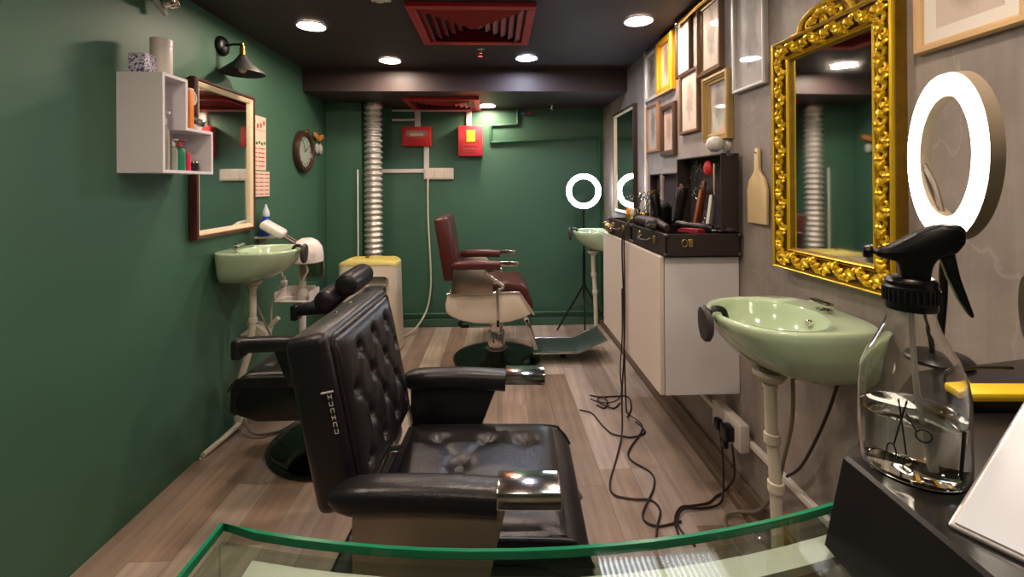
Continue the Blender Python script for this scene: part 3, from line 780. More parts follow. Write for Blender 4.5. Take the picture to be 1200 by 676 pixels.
# cabinet
t = thing('wall_cabinet', 'long white wall-hung cabinet carrying the open tool cases', 'cabinet', (XR, 2.33, .43), PI)
MB().box2((.002, -.49, 0), (.312, .49, .57), .002, 1).build('body', WHITE, t, smooth=False)
MB().box2((.315, -.49, .002), (.333, .49, .569), .002, 1).build('door', CREAM, t, label='cream long front panel', smooth=False)

# tool cases
def tool_case(label, y0, y1, lid_top, lip=.075, xo=0.0):
    x0, x1, z = .68+xo, .988, 1.0
    t = thing('tool_case', label, 'tool case', ((x0+x1)/2, (y0+y1)/2, z))
    w, d, H = (x1-x0)/2, (y1-y0)/2, .095; k = .007
    b = MB().box2((-w, -d, 0), (w, d, k), .001, 1)
    for a, c in (((-w, -d, 0), (w, -d+k, H)), ((-w, d-k, 0), (w, d, H)), ((-w, -d, 0), (-w+k, d, H)), ((w-k, -d, 0), (w, d, H))): b.box2(a, c, .002, 1)
    b.build('case_base', CASE, t, smooth=False)
    for sx in (-1, 1):
        for sy in (-1, 1):
            for zz in (.010, H-.008): MB().ball((sx*(w-.004), sy*(d-.004), zz), .012, (1, 1, .8), 10, 8).build('corner_cap', mat('dull_corner_metal', '4b4340', .4, metal=.7), t)
    hh = lid_top-z-H-.004
    lx = w-.005
    L = MB().box2((lx-.006, -d, H+.004), (lx, d, H+.004+hh), .002, 1)
    L.box2((lx-lip, -d, H+.004), (lx-.006, -d+k, H+.004+hh), .002, 1).box2((lx-lip, d-k, H+.004), (lx-.006, d, H+.004+hh), .002, 1)
    L.box2((lx-lip, -d, H+.004+hh-k), (lx-.006, d, H+.004+hh), .002, 1).box2((lx-lip, -d, H+.004), (lx-.006, d, H+.004+k), .002, 1)
    lid = L.build('lid', CASE, t, smooth=False)
    MB().box2((lx-.009, -d+k, H+.004+k), (lx-.006, d-k, H+hh-k)).build('lining', CASEIN, lid, smooth=False)
    for sy in (-1, 1):
        for zz in (H+.014, H+hh-.006): MB().ball((lx-lip*.5, sy*(d-.006), zz), .014, (1.6, 1, .8), 10, 8).build('corner_cap', mat('dull_corner_metal', '4b4340', .4, metal=.7), lid)
    for yy in ((-d*.45, d*.45)):
        c = MB().box((-w-.004, yy, H*.62), (.008, .03, .034), .002, 1).build('clasp', CBRASS, t)
    c = MB().box((-w+.10, -d-.004, H*.62), (.018, .006, .032), .002, 1).torus((-w+.075, -d-.005, H*.62), .012, .002, 'y', 16, 6, 1.2).build('end_clasp', CBRASS, t)
    MB().tube([(-w-.006, -.06, H*.6), (-w-.024, -.045, H*.5), (-w-.026, .045, H*.5), (-w-.006, .06, H*.6)], .006, 8).build('handle', mat('case_handle', '3a2a24', .4), t)
    return t
tool_case('nearer open dark brown tool case holding combs, strop and trimmer', 1.805, 2.255, 1.42)
tool_case('farther open dark brown tool case full of scissors and tins', 2.285, 2.73, 1.355, .05)

def rotbox(c, d, rot, bev=.002):
    return MB().box((0, 0, 0), d, bev, 1, M=T(*c) @ rot)
# contents of the nearer case (standing against the lid)
o = thing('leather_strop', 'brown leather strop leaning on the lid of the nearer tool case', 'strop', (.865, 1.975, 1.045), rz=-.75)
MB().prism([(-.046, 0), (.046, 0), (.034, .225), (-.034, .225)], 0, .012, 'x', .003, M=RY(.12) @ RX(-.16)).build('leather', mat('tan_leather', '8a4522', .4, var=.15), o)
MB().box((0.006, 0, .245), (.014, .035, .045), .004, M=RY(.12) @ RX(-.16)).build('strop_handle', BROWNW, o)
o = thing('straight_edge', 'pale grey flat blade leaning at the near end of the nearer tool case', 'grooming tool', (.86, 1.86, 1.01), rz=-.75)
MB().prism([(-.024, 0), (.024, 0), (.03, .25), (-.02, .25)], 0, .014, 'x', .004, M=RX(-.38)).build('blade_body', mat('pale_grey_plastic', 'b5b2ae', .35), o)
MB().prism([(-.008, .02), (.004, .02), (.004, .2), (-.004, .2)], -.004, 0, 'x', M=RX(-.38)).build('edge_strip', BLKMAT, o)
o = thing('card_set', 'cream card tucked in the lid of the nearer tool case', 'card', (.925, 1.895, 1.255), rz=-.5)
MB().box((0, 0, .06), (.004, .075, .13), .001, 1).build('card', mat('cream_card', 'dcc4a4', .6), o)
MB().box((-.006, .012, .055), (.003, .012, .10), .001, 1).build('card_strap', BROWNW, o)
o = tag(MB().ball((.93, 1.965, 1.365), .03, (.5, 1, 1.1)).build('red_rosette', mat('red_rose', 'c4242c', .5)), 'small red rosette at the top of the nearer case lid', 'rosette')
# scissors hanging in the lid
SCG = 1
def scissors(name, loc, rot, label, m=CHROME, L_=.12, group=None):
    t = thing(name, label, 'scissors', loc, group=group, rot=rot)
    for s_ in (-1, 1):
        b = MB().prism([(s_*.001, 0), (s_*.008, .0), (s_*.004, L_*.5), (0, L_*.55)], -.001+s_*.001, .001+s_*.001, 'x')
        b.tube([(s_*.001, -s_*.003, 0), (s_*.001, -s_*.008, -L_*.2), (s_*.001, -s_*.012, -L_*.3)], .0022, 6)
        b.torus((s_*.001, -s_*.016, -L_*.38), .011, .0023, 'x', 18, 6, 1.2)
        b.build('scissor_blade', m, t)
    return t
SG = 'scissors pinned inside the nearer case lid'
DK = mat('gunmetal', '8a8588', .22, metal=.9)
s0 = scissors('scissors', (.955, 2.135, 1.35), (.9, 0, 0), 'open gunmetal scissors pinned high in the nearer case lid', DK, .13, SG)
dup(s0, (.955, 2.05, 1.27), rot=(1.4, 0, 0), label='gunmetal scissors pinned in the middle of the nearer case lid')
dup(s0, (.955, 2.13, 1.22), rot=(2.4, 0, 0), label='gunmetal scissors pinned at mid height near the far edge of the lid')
dup(s0, (.955, 2.06, 1.18), rot=(-.4, 0, 0), label='gunmetal scissors pinned low in the nearer case lid')
dup(s0, (.955, 2.10, 1.37), rot=(2.0, 0, 0), label='gunmetal scissors crossing the highest pair in the nearer lid')
def clipper(loc, rot, label, m, tip=CHROME, L_=.15):
    t = thing('hair_clipper', label, 'hair clipper', loc, rot=rot)
    MB().loft([[(x*s_, y*s_, z) for x, y in rrect(.045, .04, .015, 4)] for z, s_ in ((0, .7), (.01, .9), (L_*.3, .8), (L_*.7, 1), (L_*.9, 1.05), (L_, .85))]).build('clipper_body', m, t)
    MB().box((0, -.004, L_+.008), (.042, .012, .018), .002).build('clipper_blade', tip, t)
    return t
clipper((.78, 1.95, 1.122), (PI/2+.1, 0, .9), 'black hair clipper lying across the nearer tool case', BLACK)
clipper((.75, 2.10, 1.12), (PI/2, 0, -.5), 'dark grey clipper lying on the front edge of the nearer tool case', mat('dark_grey_plastic', '3b3a3c', .4), L_=.17)
clipper((.84, 2.08, 1.11), (.1, .1, .3), 'black trimmer standing in the middle of the nearer tool case', BLACK, CHROME, .17)
clipper((.79, 2.19, 1.11), (-.1, -.1, .3), 'black trimmer with gold blade standing at the far end of the nearer case', BLACK, BRASS, .14)
tag(rotbox((.83, 1.90, 1.10), (.06, .11, .02), RZ(.4)).build('red_comb_box', mat('dark_red_plastic', '8a2430', .4)), 'dark red flat case lying at the near end of the nearer tool case', 'box')
o = thing('leather_roll', 'dark leather clipper sheath lying over the front of both tool cases', 'sheath', (.70, 2.12, 1.112))
MB().tube([(.03, -.2, -.004), (.02, -.08, .006), (.0, .06, .012), (-.01, .18, .0)], lambda q: .014+.012*math.sin(PI*min(1, q*1.1)), 12).build('sheath_body', mat('worn_brown_leather', '3a2b28', .45, var=.2), o)
MB().torus((.0, .10, .012), .024, .004, 'y', 18, 6).build('sheath_strap', BLKMAT, o)
# contents of the farther case
G2 = 'scissors standing in the farther tool case'
s1 = scissors('scissors', (.82, 2.60, 1.16), (.25, 0, .5), 'bright scissors standing farthest back in the farther case', CHROME, .17, G2)
for i, (x, y, z, a) in enumerate(((.80, 2.54, 1.165, .35), (.84, 2.50, 1.175, -.1), (.81, 2.45, 1.16, .5), (.85, 2.42, 1.17, .15), (.79, 2.64, 1.155, -.2), (.83, 2.37, 1.165, .3))):
    dup(s1, (x, y, z), rot=(a+PI, 0, .4+i*.3), label=['bright scissors second from the far end of the farther case', 'bright scissors standing upright mid case', 'bright scissors tilted most, beside the gold tin', 'bright scissors behind the gold tin', 'bright scissors at the far corner of the farther case', 'bright scissors nearest the pale combs'][i])
def tin(name, loc, r, h, m, capm, label, cat='tin', group=None):
    t = thing(name, label, cat, loc, group=group)
    MB().lathe([(0, 0), (r*.94, 0), (r, .004), (r, h*.8), (r*.97, h*.82), (0, h*.82)], seg=24).build('body', m, t)
    MB().lathe([(0, h*.82), (r*.9, h*.82), (r*.92, h*.97), (r*.85, h), (0, h)], seg=24).build('cap', capm, t)
    return t
tin('gold_tin', (.765, 2.33, 1.008), .03, .14, mat('gold_tin_paint', 'c8962e', .3, metal=.7), BRASS, 'short gold tin in the farther case nearest the camera', group='gold tins in the farther case')
tin('gold_tin', (.75, 2.43, 1.008), .028, .155, mat('yellowish_tin', 'b8a13e', .35, metal=.5), CREAMPL, 'yellow tin with cream cap in the farther case', group='gold tins in the farther case')
tin('gold_tin', (.75, 2.52, 1.008), .026, .15, BRASS, mat('orange_cap', 'd98a3a', .4), 'brass tin with orange cap in the farther case', group='gold tins in the farther case')
tin('silver_tin', (.745, 2.38, 1.008), .018, .16, CHROME, CHROME, 'slim silver tin between the gold tins', 'tin')
o = thing('black_cup', 'large black cup behind the gold tins', 'cup', (.85, 2.305, 1.008))
MB().lathe([(0, 0), (.03, 0), (.045, .05), (.05, .17), (.046, .17), (.04, .05), (0, .01)], seg=24).build('cup_body', BLACK, o)
MB().ball((0, 0, .17), .042, (1, 1, .8)).build('puff', BLKMAT, o)
cg = mat('pale_comb', 'a79a94', .45)
for i, (y, a, lb) in enumerate(((2.36, .12, 'pale grey comb standing left in the farther case lid'), (2.335, -.1, 'pale grey comb leaning right beside the nearer lid'))):
    b = MB().box((0, .016, .09), (.004, .010, .17), .001, 1)
    for k in range(26): b.box((0, .002, .015+k*.006), (.002, .02, .0025))
    o = tag(b.build('comb', cg, smooth=False), lb, 'comb', 'pale combs in the farther case'); o.location = (.87, y, 1.17); o.rotation_euler = (a, 0, .1)
o = thing('gold_clipper', 'gold clipper lying at the far front corner of the cabinet top', 'hair clipper', (.70, 2.77, 1.01), rot=(0, 0, .3))
MB().loft([[(x*s_, z_, y*s_+.03) for x, y in rrect(.05, .05, .016, 4)] for z_, s_ in ((-.05, .8), (-.03, 1), (.01, .85), (.04, 1.05), (.05, .9))]).build('clipper_body', BRASS, o)
MB().box((0, -.058, .03), (.045, .018, .012), .002).build('clipper_blade', BLACK, o)
o = thing('hair_clipper', 'pale handled gold hair clipper hanging over the cabinet edge', 'hair clipper', (.672, 2.66, 1.015), rot=(0, -.2, 0))
MB().loft([[(x*s_-.0, z_, y*s_+.025) for x, y in rrect(.04, .045, .012, 4)] for z_, s_ in ((-.05, .7), (-.02, 1), (.03, .95), (.05, .8))]).build('clipper_body', mat('rose_gold', 'c9a06a', .3, metal=.8), o)
MB().box((0, -.058, .025), (.036, .018, .01), .002).build('clipper_blade', CHROME, o)

# cords
def cord(label, pts, r=.0042, m=CORD, n=8, group='tangled cords hanging from the cabinet'):
    return tag(MB().tube(pts, r, 8, n=n).build('loose_cord', m), label, 'cord', group)
z = .006
cord('long dark cord hanging from the tool case and looping to the counter', [(.70, 2.30, 1.115), (.655, 2.30, 1.06), (.655, 2.31, .80), (.652, 2.31, .50), (.64, 2.32, .2), (.637, 2.311, .03), (.56, 2.13, z), (.487, 1.963, z), (.481, 1.881, z), (.55, 1.85, z), (.624, 1.839, z), (.64, 1.78, z), (.60, 1.70, z), (.575, 1.64, z)])
cord('dark cord hanging beside the long one, coiling over the floor', [(.70, 2.32, 1.12), (.652, 2.33, 1.03), (.652, 2.32, .7), (.66, 2.34, .4), (.69, 2.42, .1), (.735, 2.53, z), (.767, 2.386, z), (.62, 2.15, z), (.684, 2.012, z), (.66, 1.911, z), (.562, 1.756, z), (.60, 1.70, z), (.70, 1.72, z)])
cord('dark cord from the square plug across the floor', [(.94, 1.795, .25), (.95, 1.80, .12), (.94, 1.86, .02), (.90, 1.85, z), (.85, 1.814, z), (.78, 1.80, z), (.725, 1.791, z), (.675, 1.719, z), (.66, 1.62, z)])
cord('dark cord from the rounded plug across the floor', [(.93, 1.88, .28), (.935, 1.86, .15), (.93, 1.85, .03), (.89, 1.80, z+.006), (.82, 1.785, z), (.729, 1.776, z+.004), (.68, 1.70, z), (.70, 1.60, z)])
cord('short dark cord end lying left of the tangle', [(.565, 2.767, z), (.60, 2.75, z), (.637, 2.741, z), (.72, 2.745, z), (.791, 2.733, z), (.77, 2.60, z), (.72, 2.5, z)])
cord('dark cord with a free end curling toward the red chair', [(.47, 2.59, z), (.50, 2.575, z), (.536, 2.541, z), (.56, 2.42, z), (.59, 2.338, z), (.64, 2.31, z), (.691, 2.30, z), (.767, 2.345, z), (.75, 2.45, z)])
cord('small knotted dark cord on the floor below the cabinet', [(.579, 2.647, z), (.614, 2.605, z), (.649, 2.665, z+.004), (.634, 2.73, z+.006), (.594, 2.689, z+.008), (.62, 2.62, z+.01), (.67, 2.60, z), (.72, 2.66, z)])
cord('dark cord draped between the cabinet and the knot', [(.655, 2.36, .75), (.66, 2.38, .5), (.665, 2.44, .3), (.69, 2.52, .12), (.66, 2.62, .03), (.60, 2.68, z), (.56, 2.72, z)], .0036)
tag(MB().tube([(.86, 1.30, .77), (.88, 1.33, .6), (.93, 1.45, .4), (.97, 1.56, .22), (.965, 1.66, .08), (.93, 1.74, .02), (.87, 1.72, .012), (.84, 1.60, .012), (.86, 1.45, .012)], .006, 8).build('coiled_hose', GREYCORD), 'grey hose dropping from the near basin and looping on the floor', 'hose')
tag(MB().tube([(.95, 1.20, .85), (.965, 1.30, .62), (.972, 1.42, .40), (.972, 1.5, .31)], .0045, 8).build('loose_cord', CORD), 'thin dark cable slanting down the grey wall behind the near basin', 'cable')
t = thing('floor_valve', 'small silver valve on the floor behind the near basin pipe', 'valve', (.95, 1.62, 0))
MB().lathe([(0, 0), (.02, 0), (.02, .02), (.01, .025), (.01, .045), (0, .045)], seg=14).build('valve_body', CHROME, t); MB().cyl((-.022, 0, .05), (.022, 0, .05), .006, seg=8).build('valve_handle', CHROME, t)

# ------------------------------------------------------------------ left wall things
t = thing('wall_shelf', 'white stepped box shelf hung on the green wall', 'shelf', (XL, 0, 0))
D = .17; k = .012; Y0, Y1, Y2 = 1.765, 1.905, 2.07; Z0, Z1, Z2 = 1.352, 1.54, 1.735
b = MB()
b.box2((0, Y0, Z0), (D, Y0+k, Z2))
b.box2((0, Y0+k, Z2-k), (D, Y1, Z2)); b.box2((0, Y1-k, Z1), (D, Y1, Z2-k))
b.box2((0, Y1-k, Z1-k), (D, Y2, Z1)); b.box2((0, Y2-k, Z0), (D, Y2, Z1-k)); b.box2((0, Y0+k, Z0), (D, Y2-k, Z0+k))
b.box2((0, Y0+k, Z0+k), (.004, Y1-k, Z2-k)).box2((0, Y1-k, Z0+k), (.004, Y2-k, Z1-k))
b.build('shelf_body', WHITE, t, smooth=False)
zt = Z2; zb = Z0+k
o = thing('paper_tube', 'white cylindrical tin standing on top of the white shelf', 'tin', (-1.335, 1.865, zt))
MB().lathe([(0, 0), (.036, 0), (.037, .003), (.037, .148), (.035, .152), (0, .152)], seg=28).build('body', WPLAST, o)
MB().lathe([(.0372, .122), (.038, .123), (.038, .15), (.036, .153), (0, .153)], seg=28).build('cap', WPLAST, o)
o = thing('patterned_tin', 'small square purple and white patterned tin on top of the white shelf', 'tin', (-1.36, 1.80, zt))
MB().box((0, 0, .034), (.062, .06, .068), .003).build('body', pattern_mat('purple_scrawl', 'd9d6e2', '4b3c7c', 70, .52), o)
MB().box((0, 0, .0705), (.064, .062, .006), .002).build('cap', mat('tin_lid', 'c9c6d4', .4), o)
# bottles inside
def bottle(name, loc, r, h, m, capm, label, pump=False, sq=False, neck=.35):
    t = thing(name, label, 'bottle', loc)
    if sq: MB().box((0, 0, h*.4), (r*1.6, r*2, h*.8), .004).build('body', m, t)
    else: MB().lathe([(0, 0), (r*.92, 0), (r, .004), (r, h*.62), (r*.9, h*.7), (r*neck, h*.78), (r*neck, h*.82), (0, h*.82)], seg=22).build('body', m, t)
    b = MB().lathe([(0, h*.8), (r*.5, h*.8), (r*.5, h*.9), (r*.2, h*.92), (r*.2, h), (0, h)], seg=16)
    if pump: b.box((r*.5, 0, h*1.0), (r*1.5, r*.5, h*.05), .002)
    b.build('cap', capm, t)
    return t
bottle('spray_bottle', (XL+.115, 1.795, zb), .02, .25, mat('pale_blue_label', '6f8fc0', .4), WPLAST, 'tall blue labelled bottle with white top inside the white shelf', sq=True)
bottle('pump_bottle', (XL+.13, 1.832, zb), .016, .225, mat('smoky_clear', 'a39c92', .2), WPLAST, 'tall grey clear pump bottle inside the white shelf', True)
bottle('pump_bottle', (XL+.12, 1.89, zb), .017, .125, mat('murky_clear', '8c9488', .25), WPLAST, 'short clear pump bottle with white top inside the white shelf', True)
bottle('lotion_bottle', (XL+.12, 1.93, zb), .021, .125, mat('green_label', '1f7a58', .35), mat('red_cap', 'b04040', .4), 'green labelled bottle with red nozzle in the lower shelf box', True)
t = tin('red_can', (XL+.12, 1.972, zb), .016, .078, mat('red_can_paint', 'c92046', .35), mat('red_can_paint', 'c92046', .35), 'small red can in the lower shelf box', 'can')
t = tin('black_jar', (XL+.115, 2.015, zb), .024, .045, BLACK, CHROME, 'low black jar with silver lid in the lower shelf box', 'jar', 'low black jars in the lower shelf box')
t = tin('black_jar', (XL+.06, 2.03, zb), .022, .043, BLACK, BLACK, 'low black jar behind the silver-lidded one', 'jar', 'low black jars in the lower shelf box')
o = thing('orange_box', 'tall narrow orange box standing on the shelf step', 'box', (XL+.13, 1.955, Z1))
MB().box((0, 0, .08), (.05, .026, .16), .002).build('body', mat('orange_card', 'e0842a', .5), o); MB().box((.0, 0, .166), (.05, .026, .012), .002).build('cap', mat('pale_orange', 'e9b89a', .5), o)
o = thing('silver_bowl', 'round silver bowl on the shelf step', 'bowl', (XL+.115, 2.018, Z1))
MB().lathe([(0, 0), (.025, 0), (.045, .02), (.05, .04), (.046, .04), (.04, .02), (0, .006)], seg=26).build('bowl_body', CHROME, o)
MB().lathe([(0, .062), (.012, .06), (.048, .046), (.05, .04), (0, .04)], seg=26).build('lid', mat('silver_lid', 'b9b4ae', .2, metal=.9), o)
o = thing('round_sign', 'small round white sign leaning above the silver bowl', 'sign', (XL+.12, 2.0, Z1+.14), rot=(0, 0, 0))
MB().lathe([(0, 0), (.033, 0), (.033, .006), (0, .006)], seg=28, M=RY(PI/2)).build('disc', WPLAST, o); MB().torus((.007, 0, 0), .024, .0015, 'x', 24, 6).box((.007, 0, 0), (.002, .02, .004)).build('print', mat('faint_print', 'b79a90', .6), o)
MB().box((-.02, 0, -.07), (.004, .01, .14), .001, 1).build('stand', WPLAST, o)

# wall lamp with bell shade
t = thing('wall_lamp', 'black bell-shaded wall lamp with brass socket above the left mirror', 'wall lamp', (XL, 2.42, 2.03))
MB().lathe([(0, 0), (.05, 0), (.052, .01), (.045, .02), (.03, .026), (0, .028)], seg=28, M=RY(PI/2)).build('backplate', BLACK, t)
MB().tube([(.02, 0, 0), (.06, 0, .008), (.11, 0, .008)], .006).build('arm', BLACK, t)
MB().lathe([(0, .02), (.008, .018), (.008, .006), (.014, 0), (.014, -.045), (.018, -.05), (0, -.05)], (.11, 0, -.002), 18).build('socket', BRASS, t)
sh = MB().lathe([(.017, -.045), (.022, -.055), (.045, -.085), (.105, -.135), (.108, -.142), (.105, -.14), (.043, -.09), (.018, -.06), (.0, -.056)], (.11, 0, -.002), 40).build('lamp_shade', BLKMAT, t)
MB().ball((.11, 0, -.115), .022, (1, 1, 1.2)).build('bulb', BULBL, t)

t = thing('spotlight', 'silver spotlight on a black bracket at the top left of the wall', 'spotlight', (XL, 1.93, 2.06))
MB().box((.02, -.12, .03), (.035, .30, .03), .004, M=None).box((.03, -.14, .065), (.05, .16, .05), .006).build('bracket', BLACK, t)
MB().lathe([(0, 0), (.022, 0), (.034, .02), (.038, .05), (.036, .055), (.03, .045), (0, .04)], seg=24, M=T(.05, .0, -.005) @ RY(.9) @ RX(-.5)).build('lamp_head', CHROME, t)
MB().cyl((.045, .03, -.04), (.03, -.01, .02), .01, .014, seg=12).build('joint', WPLAST, t)

# calendar
t = thing('calendar', 'long paper wall calendar with red flowers and date grids', 'calendar', (XL, 2.78, 1.47))
PP = mat('calendar_paper', 'd9c3ae', .7, var=.05); RP = mat('calendar_red_print', 'b5483f', .7); GP = mat('calendar_green_print', '4f7d3c', .7)
up = MB().box2((.002, -.10, -.075), (.006, .088, .25)).build('picture_sheet', PP, t, smooth=False)
b = MB()
for i in range(5):
    b.ball((.006, -.08+.036*i, .2+.014*math.sin(i*2)), .012, (.12, 1, 1.3), 10, 6); b.box((.0062, -.08+.036*i, .165), (.001, .026, .004))
b.build('flower_print', RP, up)
b = MB()
for i in range(6): b.ball((.006, -.08+.03*i, .085+.006*(i % 2)), .011, (.12, 1.2, .9), 8, 6)
b.build('leaf_print', GP, up)
b = MB()
for i in range(5):
    for j in range(2): b.box((.0064, -.056+.088*j, .055-.026*i), (.0012, .074, .006))
b.build('date_rows', RP, up, smooth=False)
lo = MB().box2((.002, -.078, -.235), (.012, .118, -.082)).build('date_pad', PP, t, smooth=False)
b = MB()
for i in range(6):
    for j in range(3): b.box((.0125, -.045+.064*j, -.10-.024*i), (.0012, .05, .0055))
b.build('date_rows', RP, lo, smooth=False)

# clock with ornament
t = thing('wall_clock', 'round dark framed wall clock near the back corner of the green wall', 'clock', (XL, 3.40, 1.55))
MB().lathe([(0, 0), (.155, 0), (.158, .012), (.15, .035), (.135, .042), (.118, .036), (.112, .02), (0, .02)], seg=44, M=RY(PI/2)).build('case', mat('dark_brown_clock', '3a231a', .35, var=.2), t)
f = MB().lathe([(0, .022), (.112, .022), (.112, .021), (0, .021)], seg=44, M=RY(PI/2)).build('dial', mat('clock_dial', '9aa394', .4, coat=.5), t)
b = MB()
for i in range(12):
    a = i*PI/6; b.box((0, 0, .095), (.002, .005, .018), M=T(.024, 0, 0) @ RX(a))
b.build('hour_marks', BLKMAT, f, smooth=False)
MB().box((0, 0, .03), (.002, .006, .07), M=T(.026, 0, 0) @ RX(-1.0)).build('hour_hand', BLACK, f); MB().box((0, 0, .045), (.002, .004, .095), M=T(.028, 0, 0) @ RX(.5)).build('minute_hand', BLACK, f)
MB().ball((.03, .02, .15), .022, (.7, 1.4, .7)).build('crest', BRASS, t)
t = thing('hanging_ornament', 'orange bow ornament with two clear drops right of the wall clock', 'ornament', (XL, 3.67, 1.66))
b = MB()
for s_ in (-1, 1): b.prism([(0, -.008), (s_*.085, .018), (s_*.09, .055), (s_*.04, .045), (0, .014)], .01, .03, 'x', .004)
b.build('bow', mat('orange_fabric', 'c27b36', .6, var=.15), t)
for s_ in (-1, 1): MB().ball((.02, s_*.035, -.07), .032, (.6, .9, 1.3)).build('drop', mat('frosted_drop', 'a8a79a', .25, coat=.5), t)
for s_ in (-1, 1): MB().cyl((.02, s_*.03, .02), (.02, s_*.035, -.035), .002, seg=6).build('string', BRASS, t)

# blue bottle on the basin edge / small ledge behind
t = thing('soap_ledge', 'small pale ledge bracket on the green wall under the blue bottle', 'ledge', (XL, 2.80, .985))
MB().box2((0, -.07, 0), (.10, .07, .012), .003, 1).prism([(0, -.05), (.06, 0), (0, 0)], -.008, .008, 'y').build('ledge_board', CREAMPL, t, smooth=False)
t = thing('blue_bottle', 'blue bottle with a white nozzle behind the left basin', 'bottle', (XL+.042, 2.79, .998))
MB().loft([[(x*s_, y*s_, z_) for x, y in rrect(.06, .085, .018, 4)] for z_, s_ in ((0, .95), (.006, 1), (.04, .95), (.08, .75), (.11, .45), (.12, .35))]).build('body', mat('blue_plastic', '2444a8', .25, coat=.5), t)
MB().lathe([(0, .118), (.02, .118), (.022, .13), (.018, .15), (.008, .175), (.006, .19), (0, .19)], seg=18).build('nozzle', mat('pale_nozzle', 'c8d2d4', .35), t)

# hood steamer on a small trolley
t = thing('hair_steamer', 'white dome hair steamer on a white pole between the left basin and the chair', 'hair steamer', (-1.17, 2.78, 0))
MB().lathe([(0, .985), (.03, .983), (.062, .965), (.085, .93), (.092, .89), (.093, .845), (.088, .84), (0, .845)], (0.03, 0, 0), 32).build('dome', mat('steamer_white', 'ded3cc', .35, coat=.2), t)
MB().lathe([(.068, .845), (.07, .77), (.066, .735), (.063, .735), (.066, .77), (.064, .845)], (.055, .01, 0), 32).build('visor', glassy('steamer_visor', 'e4e2d8', .08, top=.5), t)
MB().cyl((0, 0, .10), (0, 0, .845), .018, .022).build('pole', WPLAST, t)
MB().lathe([(0, .62), (.035, .62), (.04, .64), (.03, .67), (.022, .68), (0, .68)], seg=20).build('collar', WPLAST, t)
ar = MB().tube([(.02, -.03, .93), (-.04, -.05, .97), (-.08, -.06, 1.0)], .008).tube([(.02, .0, .93), (-.03, -.02, .97), (-.075, -.04, 1.005)], .006).build('arm', mat('arm_grey', '7c6f68', .35, metal=.6), t)
MB().box((0, 0, 0), (.145, .10, .05), .022, 4, M=T(-.14, -.06, 1.045) @ RY(.58) @ RZ(.2)).build('heater_panel', WPLAST, ar)
MB().box((.095, -.055, .88), (.004, .02, .018), .001, M=None).build('badge', BROWNW, t)
bs = MB().torus((0, 0, .05), .12, .008, seg=5, ts=6)
for i in range(5):
    a = i*2*PI/5; bs.tube([(0, 0, .10), (.14*math.cos(a), .14*math.sin(a), .045)], .010, 8, smooth=False); bs.ball((.14*math.cos(a), .14*math.sin(a), .022), .022, u=12, v=8)
bs.build('castor_base', WPLAST, t)
tr = MB().rframe(.20, .075, [(0, -.005), (0, .005), (.006, .005), (.006, -.005), (0, -.005)], M=T(-.03, 0, .655) @ RZ(PI/2)).box((-.03, 0, .618), (.2, .15, .006), .002, 1).box((-.13, 0, .645), (.005, .15, .06)).box((.07, 0, .645), (.005, .15, .06)).box((-.03, .075, .645), (.2, .004, .06))
tr.build('basket', WPLAST, t)
t2 = MB().tube([(-.05, -.05, .94), (-.095, -.055, .88), (-.10, -.05, .80), (-.085, -.05, .745)], .006, 8).tube([(.03, -.05, .85), (.055, -.055, .8), (.03, -.055, .75), (-.0, -.05, .70)], .006, 8).tube([(-.085, -.05, .70), (-.12, -.06, .66), (-.15, -.06, .60), (-.155, -.06, .52), (-.15, -.06, .46)], .006, 8).build('cable', WPLAST, t)
MB().box((-.085, -.05, .725), (.035, .03, .035), .008).cyl((-.085, -.05, .74), (-.085, -.05, .765), .010, seg=10).build('plug', WPLAST, t)
t = thing('power_adapter', 'white wedge-shaped power block hanging below the steamer', 'adapter', (-1.36, 2.62, .47))
MB().prism([(-.075, -.03), (.07, -.03), (.075, .01), (.01, .055), (-.075, .0)], -.035, .035, 'y', .006).build('body', CREAMPL, t)
MB().prism([(-.012, -.012), (.012, -.012), (.012, .055), (-.012, .055)], -.012, .012, 'y', .004, M=T(.085, 0, .045) @ RY(.8)).build('cable_boot', CREAMPL, t)
MB().tube([(.05, 0, .05), (-.02, .0, .07), (-.066, .03, .04)], .005, 6).build('cable', CREAMPL, t)
t = thing('floor_pipes', 'pale pipework along the floor at the foot of the left basin', 'pipe', (XL, 2.45, 0))
MB().tube([(.02, -.22, .012), (.05, -.05, .03), (.06, .06, .05), (.07, .16, .12), (.12, .35, .12)], .014, 10).build('pipe', CREAMPL, t)
MB().tube([(.06, .05, .05), (.17, -.05, .02), (.27, -.02, .012), (.33, .1, .012)], .008, 8).build('hose', GREYCORD, t)
MB().ball((.025, -.26, .012), .011, u=10, v=8).build('end_cap', CHROME, t)

# ------------------------------------------------------------------ air conditioner and duct
t = thing('portable_air_conditioner', 'cream portable air conditioner with yellow top and grey handle groove', 'air conditioner', (-.985, 3.60, 0))
prof = []
def acring(z_, sx, sy, dy=0): return [(x*sx, y*sy+dy, z_) for x, y in rrect(.46, .26, .06, 6)]
def arch(x): return .045*(1-(x/.23)**2)
def ring2(z_, sx, sy): return [(x*sx, y*sy, z_+arch(x*sx)) for x, y in rrect(.46, .26, .06, 6)]
ACM = mat('ac_cream', 'd9cdb9', .38, var=.02)
MB().loft([acring(.012, .97, .97), acring(.03, 1.03, 1.02), acring(.3, 1.0, 1), ring2(.60, .97, .98), ring2(.672, .955, .96)]).build('body', ACM, t)
MB().loft([ring2(.672, .965, .98), ring2(.692, .96, .97), ring2(.70, .93, .93), ring2(.70, .86, .80), ring2(.675, .84, .78)], True, True).build('top_rim', mat('ac_yellow', 'd6c774', .4), t, label='yellow curved top rim')
b = MB().box((.045, -.135, .575), (.245, .012, .075), .03, 4)
hd = b.build('handle_recess', mat('ac_grey', 'a39c88', .4), t)
